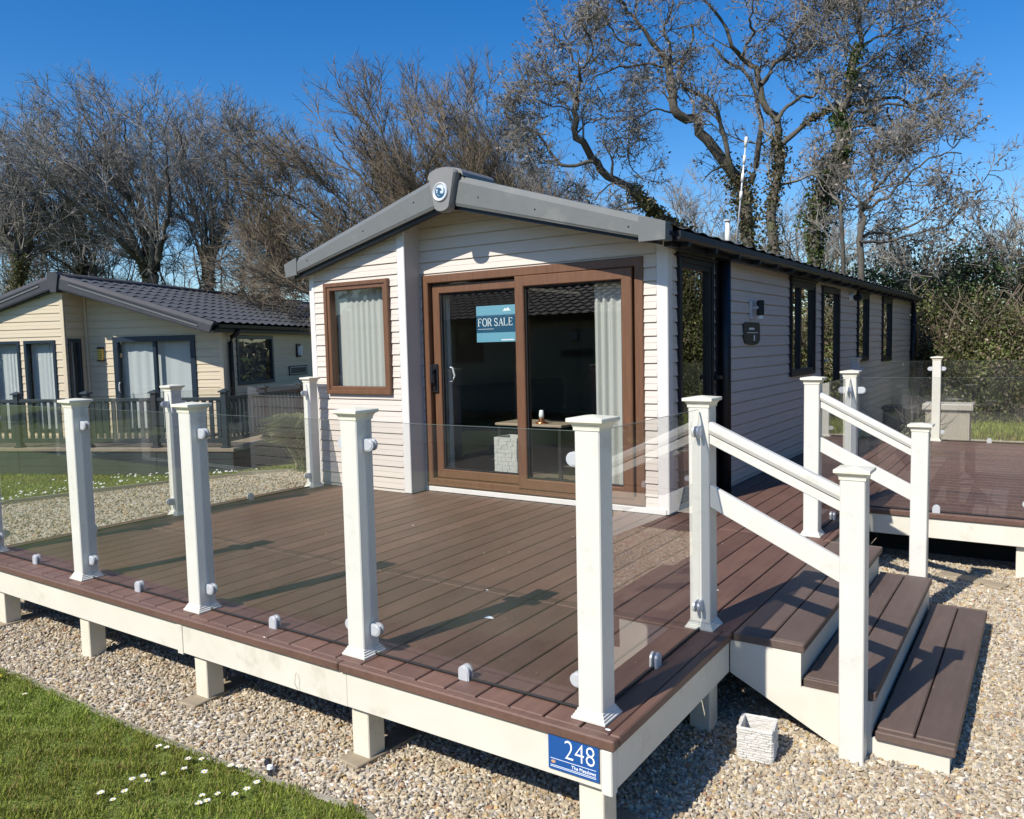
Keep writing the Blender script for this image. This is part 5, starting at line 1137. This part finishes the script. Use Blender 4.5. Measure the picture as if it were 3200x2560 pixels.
# ---- evergreen bushes and hedge
def bush(label, blobs, n, size, cols, seed, stems=16, name='evergreen_bush', cat='bush', twm='bark', shell=.55, elong=1.6, fuzz=.10):
    gg = np.random.default_rng(seed); b0 = blobs[0]; off = np.array([b0[0], b0[1], GZ]); t = empty(name, tuple(off), label, cat)
    w_ = np.array([b[3] * b[4] * b[5] for b in blobs]); ix = gg.choice(len(blobs), n, p=w_ / w_.sum()); B = np.array(blobs)[ix]
    d = nrm(gg.normal(size=(n, 3))); r = gg.uniform(shell, 1.0, n) ** .7; lump = 1 + .17 * np.sin(d[:, 0] * 6 + ix) * np.sin(d[:, 1] * 5 + 2 * ix) + .13 * np.sin(d[:, 2] * 9 + ix)
    P = B[:, :3] + d * B[:, 3:] * (r * lump)[:, None] + gg.normal(0, fuzz, (n, 3)); P = P[P[:, 2] > GZ + .02]
    V, F, C = leaf_quads(P - off, size, gg, cols, elong=elong)
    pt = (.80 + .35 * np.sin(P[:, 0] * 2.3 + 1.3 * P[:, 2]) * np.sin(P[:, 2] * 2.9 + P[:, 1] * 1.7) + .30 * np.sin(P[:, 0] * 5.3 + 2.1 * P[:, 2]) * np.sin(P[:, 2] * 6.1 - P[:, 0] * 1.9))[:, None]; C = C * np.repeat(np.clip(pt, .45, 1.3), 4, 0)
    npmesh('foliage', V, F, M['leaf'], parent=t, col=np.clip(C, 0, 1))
    ls = []
    for i in range(stems):
        b = blobs[gg.integers(len(blobs))]; x0 = b[0] + gg.normal(0, b[3] * .25); y0 = b[1] + gg.normal(0, b[4] * .25); p = np.array([x0, y0, GZ]); e = np.array([b[0] + gg.normal(0, b[3] * .6), b[1] + gg.normal(0, b[4] * .6), b[2] + b[5] * gg.uniform(.3, 1.15)])
        P_ = resample([p, p * .6 + e * .4 + gg.normal(0, .1, 3), p * .3 + e * .7 + gg.normal(0, .1, 3), e], 8); ls.append((P_, np.linspace(.03, .010, 8)))
    LP = np.stack([l[0] for l in ls]); LR = np.stack([l[1] for l in ls]); V1, F1 = tubes(LP - off, LR, 4)
    c2 = grow(LP, LR, 9, .2, 1., .8, .4, 45, 15, (0, 0, .05), 3, .3, .5, .01, (0, 0, 0), gg, .7, .0085); V2, F2 = tubes(c2[0] - off, c2[1], 3)
    npmesh('stem', np.concatenate([V1, V2]), np.concatenate([F1, F2 + len(V1)]), M[twm], parent=t)
    return t
HC = [(.11, .145, .040), (.15, .175, .055), (.075, .10, .03), (.20, .19, .08), (.13, .16, .045), (.26, .22, .15)]
bush('dense ivy and bramble hedge behind the far balustrade', [(.6, 13.2, .7, 1.6, 1.0, 1.5), (2.2, 12.8, .6, 1.7, 1.0, 1.35), (4.2, 12.4, 1.9, 1.6, 1.1, 2.7), (5.6, 11.6, 1.7, 1.5, 1.1, 2.6)], 110000, .044, HC, 81, 320, name='hedge', cat='hedge', twm='twigb')
bush('tall hedge running forward beyond the right side of the plot', [(5.6, 10.6, 1.7, 1.1, 1.6, 2.6), (5.3, 7.6, 1.8, 1.0, 1.9, 2.9), (5.2, 4.2, 1.7, .9, 2.0, 2.7), (5.4, .8, 1.5, .9, 2.0, 2.4)], 34000, .095, HC, 82, 30, name='hedge', cat='hedge', twm='twigb')
bush('dark green holly tree rising behind the far roof corner', [(-.5, 14.6, 2.3, 1.4, 1.0, .75), (.9, 14.6, 2.5, 1.0, .9, .75), (-1.7, 15.0, 2.3, .9, .8, .5), (2.0, 14.8, 2.1, .9, .8, .6)], 10500, .058, [(.075, .135, .04), (.11, .17, .06), (.05, .09, .03), (.15, .19, .09)], 83, 40, name='holly_tree', cat='tree', shell=.12, fuzz=.34)
bush('orange-brown and yellow leafed shrub above the hedge at right edge', [(2.9, 13.0, 2.45, .7, .6, .6), (3.7, 13.0, 2.9, .7, .6, .7)], 4200, .07, [(.28, .13, .03), (.20, .17, .03), (.24, .22, .05), (.15, .09, .03)], 84, 14, name='autumn_shrub', cat='shrub', shell=.2, fuzz=.2)
bush('yellow-green leafy bush low under the bare trees above the lodge roof', [(*at(760, 850, 23.)[:2], 2.25, 1.1, .8, .55), (*at(830, 880, 22.)[:2], 1.7, 1.0, .8, .5)], 5200, .06, [(.13, .15, .03), (.09, .11, .03), (.17, .16, .05)], 85, 12, name='leafy_bush', cat='bush', shell=.1, fuzz=.25)
bush('dark ivy thicket under the bare trees behind the lodge ridge', [(*at(330, 850, 26.)[:2], 2.3, 1.9, 1., 1.0), (*at(120, 930, 26.)[:2], 1.6, 1.6, 1., .9), (*at(560, 860, 26.)[:2], 1.9, 1.3, .8, .8)], 6500, .085, [(.07, .065, .035), (.10, .08, .05), (.05, .055, .03)], 86, 20, name='ivy_thicket', cat='bush', shell=.1, fuzz=.3)
pt_ = at(2825, 1330, 14.)
bush('small leafy plant with white flowers beside the dark chest', [(.80, 6.55, -.12, .15, .13, .24)], 520, .05, [(.10, .16, .04), (.07, .12, .03), (.62, .62, .52), (.14, .18, .07)], 87, 5, name='flowering_plant', cat='plant', fuzz=.02)
bush('far brown-green hedge line beyond the trees', [(-24, 22, .5, 5, 2, 1.3), (-16, 27, .5, 5, 2, 1.4), (-9, 30, .5, 5, 2, 1.5), (-2, 30, .5, 5, 2, 1.5), (5, 28, .5, 5, 2, 1.5), (-31, 14, .5, 4, 3, 1.4), (-34, 5, .5, 3, 4, 1.4)], 16000, .26, [(.09, .085, .045), (.07, .08, .035), (.12, .10, .06)], 97, 30, name='hedge', cat='hedge')
# rough grass below the hedge
hx, hy = scatter(-.5, 6.5, 9.6, 12.0, 1100, 91)
blades('rough_grass', hx, hy, rng.uniform(.05, .16, len(hx)), rng.uniform(.010, .018, len(hx)), 92, dz=0., label='rough grass strip at the foot of the hedge', cat='grass', kind='stuff')
# pampas-like clump by the lodge deck
def clump(label, x, y, n, h, spread, seed, z=None):
    gg = np.random.default_rng(seed); z = float(ground_z(x, y)) if z is None else z; a = gg.uniform(0, 2 * np.pi, n); r = gg.uniform(.15, 1, n) * spread; hh = h * gg.uniform(.55, 1.05, n)
    o = np.stack([gg.normal(0, .07, n), gg.normal(0, .07, n), np.zeros(n)], -1); d = np.stack([np.cos(a), np.sin(a), np.zeros(n)], -1)
    pts = np.stack([o, o + d * (r * .25)[:, None] + np.array([0, 0, 1]) * (hh * .5)[:, None], o + d * (r * .6)[:, None] + np.array([0, 0, 1]) * (hh * .9)[:, None], o + d * r[:, None] + np.array([0, 0, 1]) * (hh * .82)[:, None]], 1)
    V, F = tubes(pts, np.tile([.007, .006, .004, .0015], (n, 1)), 3); t = empty('ornamental_grass', (x, y, z), label, 'plant')
    c = np.array([(.20, .24, .09), (.32, .30, .16), (.13, .18, .06)])[gg.integers(0, 3, n)]; npmesh('foliage', V, F, M['leaf'], parent=t, col=np.repeat(c, 12, 0)); return t
clump('bushy ornamental grass clump on gravel beside the lodge deck', -7.25, 2.95, 3200, .98, .78, 95)

# ------------------------------------------------------------------ neighbouring cream lodge
def lodge():
    L = empty('cream_lodge', (-10.929, 4.08, -.272), 'cream clad lodge with charcoal tiled roof and slate trim on the left', 'lodge', rz=.408)
    LW, LX, LP, LL, HE, S2 = 5.96, -2.97, .58, 12.0, 2.06, .30
    mF = planeM((0, 0, 0), (1, 0, 0), (0, -1, 0)); mL = planeM((0, -LP, 0), (1, 0, 0), (0, -1, 0)); mR = planeM((0, 0, 0), (0, 1, 0), (1, 0, 0)); mT = planeM((LX, 0, 0), (0, 1, 0), (1, 0, 0))
    D_ = (-2.355, -.555, .02, 1.95); W1 = (-3.87, -3.17, .12, 1.91); W2 = (-4.67, -3.97, .12, 1.91); W3 = (-5.5, -4.8, .12, 1.91)
    S_ = [(.49, 2.01, .93, 1.93), (6.2, 7.2, .93, 1.95)]; T_ = (-.53, -.18, .10, 1.93)
    limL = lambda z: (-LW + max(0, (z - HE) / S2), -max(0, (z - HE) / S2))
    wb = MB(); backing(wb, mF, LX, 0, 0, HE, [D_]); backing(wb, mL, -LW, LX, -.4, HE, [W1, W2, W3]); backing(wb, mR, .06, LL, -.4, HE, S_)
    backing(wb, mT, -LP, 0, 0, 2.92, [T_], .05)
    zt = lambda x: HE + S2 * min(x + LW, -x)
    for ya, yb, xa, xb in ((0, .06, LX, 0), (-LP, -LP + .06, -LW, LX)):
        pr = [(xa, HE), (xb, HE)] + ([(xb, zt(xb))] if xb < -.01 else []) + ([(-LW / 2, zt(-LW / 2))] if xa < -LW / 2 < xb else []) + ([(xa, zt(xa))] if xa > -LW + .01 else [])
        wb.prism(pr, ya, yb, MXZ)
    wb.box(-LW, -LP + .06, -.4, -LW + .06, LL, HE); wb.box(-LW + .06, LL - .06, -.4, -.06, LL, HE); wb.build('wall', M['nclad'], L)
    cb_ = MB(); clad(L, mF, LX + .06, -.06, .0, 3.0, [D_], M['nclad'], limL, cb_, pitch=.15); clad(L, mL, -LW + .05, LX - .06, .0, 3.0, [W1, W2, W3], M['nclad'], limL, cb_, pitch=.15)
    clad(L, mR, .07, LL, 0, 2.0, S_, M['nclad'], None, cb_, pitch=.15); clad(L, mT, -LP + .03, -.02, 0, 2.85, [T_], M['nclad'], None, cb_, pitch=.15)
    cb_.build('cladding', M['nclad'], L, kind='stuff')
    for b in ((-.06, -.022, 0, .022, 0, HE), (.0005, .0005, 0, .022, .07, HE), (LX - .06, -LP - .022, 0, LX + .022, -LP, 2.88), (LX + .0245, -.06, 0, LX + .07, -.0225, 2.88), (-LW - .02, -LP - .022, -.4, -LW + .05, -LP, HE)):
        MB().box(*b, .004).build('corner_trim', M['nclad'], L)
    def win(Mx, r, fm, name='window', fw=.06, mull=None, blind=True, d=.04, sd_=0, drop=1.):
        mb = MB(); frame_bars(mb, Mx, r[0], r[1], r[2], r[3], fw, -.05, d, .005)
        if mull: mb.box(mull - .035, -.04, r[2] + fw, mull + .035, d - .006, r[3] - fw, .004, Mx)
        f = mb.build(name, fm, L); pane(f, Mx, r[0] + fw, r[1] - fw, r[2] + fw, r[3] - fw, .0, M['wglass'])
        if blind: curtain(f, Mx, r[0] + fw * .6, r[1] - fw * .6, r[2] + .03, r[3] - .04, -.12, M['ncurt'], 7, .012, 'blind', sd_)
        return f
    win(mL, W1, M['nframe'], sd_=1); win(mL, W2, M['nframe'], sd_=2); win(mL, W3, M['nframe'], sd_=6); win(mT, T_, M['nframe'], sd_=3, fw=.07)
    win(mF, D_, M['nframe'], 'patio_door', .11, -1.44, sd_=4)
    MB().tube([(-2.22, -.06, .85), (-2.22, -.09, .88), (-2.22, -.09, 1.02), (-2.22, -.06, 1.05)], .012, 6).build('door_handle', M['metal'], L)
    for r in S_:
        f_ = win(mR, r, M['nframe'], fw=.07, blind=False); MB().box(r[0] + .02, -.12, r[2] + .02, r[1] - .02, -.10, r[3] - .02, 0, mR).build('blind', M['sofa'], f_)  # made-up dark blind added so the side panes look dark
    MB().box(-LW + .07, -.5, .0, -.07, LL - .08, .04).box(-LW + .07, 2.6, .04, -.07, 2.66, 2.0).build('interior', M['inwall'], L)
    # roof
    oh = .18; yf = -LP - oh; ex = .25; ze = HE + .075 - ex * S2 + .08; zr_ = ze + S2 * (LW / 2 + ex)
    roof_mesh(L, ex, ze, -LW / 2, zr_, yf + .1, LL + .3, .30, 9, M['roof'], 'roof_tiles', .018); roof_mesh(L, -LW - ex, ze, -LW / 2, zr_, yf + .1, LL + .3, .30, 9, M['roof'], 'roof_tiles', .018)
    MB().prism([(ex - .01, ze - .05), (ex - .01, ze - .02), (-LW / 2, zr_ - .02), (-LW - ex + .01, ze - .02), (-LW - ex + .01, ze - .05), (-LW / 2, zr_ - .07)], yf + .05, LL + .29, MXZ).build('roof_deck', M['dark'], L)
    MB().tube([(-LW / 2, yf + .1, zr_ + .02), (-LW / 2, LL + .3, zr_ + .02)], .07, 10).build('ridge_cap', M['nbarge'], L, smooth=True)
    MB().prism([(.22, ze - .16), (-LW / 2, zr_ - .25), (-LW - .22, ze - .16), (-LW - .22, ze - .13), (-LW / 2, zr_ - .22), (.22, ze - .13)], yf + .06, -.03, MXZ).build('soffit', M['ntrim'], L)
    for sgn in (1, -1):
        mx = (lambda x: x) if sgn == 1 else (lambda x: -LW - x)
        o = barge(L, ((mx(.20), ze - .19), (mx(-LW / 2 + .09), zr_ - .25)), ((mx(.29), ze + .02), (mx(-LW / 2 + .07), zr_ + .04)), yf, M['nbarge'], lip=.07, lipback=.05, back=.16)
        MB().prism([(mx(-.02), ze - .06 + .0), (mx(-LW / 2 + .32), zr_ - .185), (mx(-LW / 2 + .32), zr_ - .16), (mx(-.02), ze - .035)], yf - .012, yf - .0005, MXZ).build('trim_strip', M['barge'], o)
        MB().prism([(mx(-.02), ze - .01), (mx(-LW / 2 + .32), zr_ - .135), (mx(-LW / 2 + .32), zr_ - .122), (mx(-.02), ze + .005)], yf - .004, yf - .0004, MXZ).build('shadow_groove', M['dark'], o)
    MB().prism([(-LW / 2 - .12, zr_ + .03), (-LW / 2 - .07, zr_ + .085), (-LW / 2 + .07, zr_ + .085), (-LW / 2 + .12, zr_ + .03), (-LW / 2 + .06, zr_ - .30), (-LW / 2 - .06, zr_ - .30)], yf - .03, yf + .14, MXZ).build('apex_cover', M['nbarge'], L)
    MB().box(.17, yf + .2, ze - .17, .22, LL + .2, ze - .02).build('eave_fascia', M['dark'], L)
    MB().prism([(.221, ze - .02), (.225, ze - .08), (.27, ze - .10), (.31, ze - .08), (.315, ze - .02)], yf + .17, LL + .2, MXZ).build('gutter', M['dark'], L)
    MB().tube([(.26, .20, ze - .1), (.22, .20, ze - .18), (.09, .20, ze - .25), (.07, .20, ze - .35), (.07, .20, .0)], .045, 10).build('downpipe', M['dark'], L, smooth=True)
    wl2 = MB().box(-2.69, -.09, 1.48, -2.55, -.014, 1.50, .003).box(-2.68, -.085, 1.72, -2.56, -.014, 1.76, .005).build('wall_lantern', M['dark'], L)
    MB().box(-2.67, -.08, 1.501, -2.57, -.02, 1.719, .004).build('lantern_glass', M['yellow'], wl2)
    for i in range(4): MB().box(-2.675, -.084, 1.540 + i * .045, -2.565, -.0805, 1.548 + i * .045).build('lantern_bar', M['dark'], wl2)
    w3 = MB().box(.014, 3.12, 1.45, .05, 3.32, 1.76, .005).build('wall_lamp', M['dark'], L); MB().box(.05, 3.15, 1.5, .12, 3.29, 1.70, .004).build('lamp_glass', M['signwhite'], w3)
    for i in range(4): MB().box(.12, 3.14, 1.52 + i * .045, .125, 3.30, 1.532 + i * .045).build('lamp_bar', M['dark'], w3)
    pq = MB().box(.014, 2.72, 1.04, .035, 3.66, 1.26, .004).build('name_plaque', M['slate'], L); mb = MB(); frame_bars(mb, mR, 2.77, 3.61, 1.07, 1.23, .012, .0352, .038, .001); mb.build('plaque_border', M['metal'], pq)
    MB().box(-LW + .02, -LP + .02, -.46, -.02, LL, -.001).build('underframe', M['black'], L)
    return L
L = lodge()
# its deck: boards edge, skirting and slatted railing
def lodge_deck(L):
    dk = empty('lodge_deck', tuple(L.location), 'slate skirted deck with tan edge in front of the cream lodge', 'deck', rz=L.rotation_euler.z)
    x0, x1, y0, y1 = -7.2, 1.35, -2.15, 6.5; yb = y0
    i = 0; y = y0 + .04
    while y < -.02:
        MB().box(x0 if y < -.7 else -2.95, y, -.03, x1, y + .138, 0, .002).build('deck_board', M['ndeck'], dk); y += .144
    y = .0; xx = .03
    while xx < x1 - .1: MB().box(xx, .0, -.03, xx + .138, y1, 0, .002).build('deck_board', M['ndeck'], dk); xx += .144
    MB().box(x0, y0, -.055, x1 + .04, y0 + .038, .002, .004).build('nosing', M['ndeck'], dk); MB().box(x1 + .0015, y0 + .04, -.055, x1 + .04, y1, .002, .004).build('nosing', M['ndeck'], dk)
    for k in range(3):
        z1 = -.06 - k * .135; z0 = z1 - .128
        MB().box(x0, y0 + .02, z0, x1 + .015, y0 + .04, z1, .003).build('skirting_board', M['nskirt'], dk); MB().box(x1, y0 + .041, z0, x1 + .02, y1, z1, .003).build('skirting_board', M['nskirt'], dk)
    for px in (-5.6, -4.2, -2.79, -1.41, -.1, .75): MB().box(px - .045, y0 + .012, -.46, px + .045, y0 + .0195, -.06, .002).build('skirting_batten', M['nskirt'], dk)
    rl_ = empty('lodge_railing', tuple(L.location), 'slate blue slatted railing along the cream lodge deck', 'railing', rz=L.rotation_euler.z)
    def post(px, py):
        MB().box(px - .05, py - .05, 0.003, px + .05, py + .05, .93, .005).build('post', M['ntrim'], rl_)
        m = sqring(MB(), [(.075, .93), (.075, .95), (.07, .955), (.003, .99)]); m.v = [(a + px, b + py, c) for a, b, c in m.v]; m.build('post_cap', M['ntrim'], rl_)
        MB().box(px - .07, py - .07, .0025, px + .07, py + .07, .03, .004).build('post_base', M['ntrim'], rl_)
    xs_ = [-7.0, -5.6, -4.2, -2.79, -1.41, -.1, 1.20]
    yy = y0 + .12; bal_ = None
    for px in xs_: post(px, yy)
    for a, b in zip(xs_[:-1], xs_[1:]):
        MB().box(a + .051, yy - .03, .79, b - .051, yy + .03, .85, .006).build('rail', M['ntrim'], rl_); MB().box(a + .051, yy - .02, .09, b - .051, yy + .02, .16, .004).build('rail', M['ntrim'], rl_)
        n = 9; st_ = (b - a - .1) / n
        for i in range(n):
            px = a + .05 + st_ * (i + .5)
            if bal_ is None: bal_ = MB().box(-.038, -.012, .161, .038, .012, .789, .003).build('baluster', M['ntrim'], rl_); bal_.location = (px, yy, 0)
            else: link_copy(bal_, rl_, (px, yy, 0))
    ys_ = [yy, -.7, .75, 2.2, 3.65, 5.1, 6.4]
    for py in ys_[1:]: post(1.20, py)
    for a, b in zip(ys_[:-1], ys_[1:]):
        MB().box(1.17, a + .051, .79, 1.23, b - .051, .85, .006).build('rail', M['ntrim'], rl_); MB().box(1.18, a + .051, .09, 1.22, b - .051, .16, .004).build('rail', M['ntrim'], rl_)
        n = 9; st_ = (b - a - .1) / n
        for i in range(n): c = link_copy(bal_, rl_, (1.20, a + .05 + st_ * (i + .5), 0)); c.rotation_euler = (0, 0, R(90))
    hose = MB().tube([(1.2, 4.6, .86), (1.2, 4.6, .93), (1.24, 4.55, 1.02), (1.3, 4.5, 1.05)], [.05, .05, .03, .03], 8)
    return dk
lodge_deck(L)
# the row opposite (behind the photographer) that the door glass mirrors: a copy of the lodge
L2 = copy_tree(L); L2.location = (-4.5, -12.3, -.05); L2.rotation_euler = (0, 0, R(90)); L2['label'] = 'second cream lodge across the lawn behind the photographer'
bush('tall dark hedge behind the second lodge across the lawn', [(-26, -18, 1.2, 4, 1.5, 2.6), (-18, -18.5, 1.2, 4.5, 1.5, 3.), (-10, -18.5, 1.2, 4.5, 1.5, 2.8), (-3, -17, 1.2, 4, 1.5, 2.8), (4, -16, 1., 4, 1.5, 2.6)], 16000, .28, HC, 96, 20, name='hedge', cat='hedge')
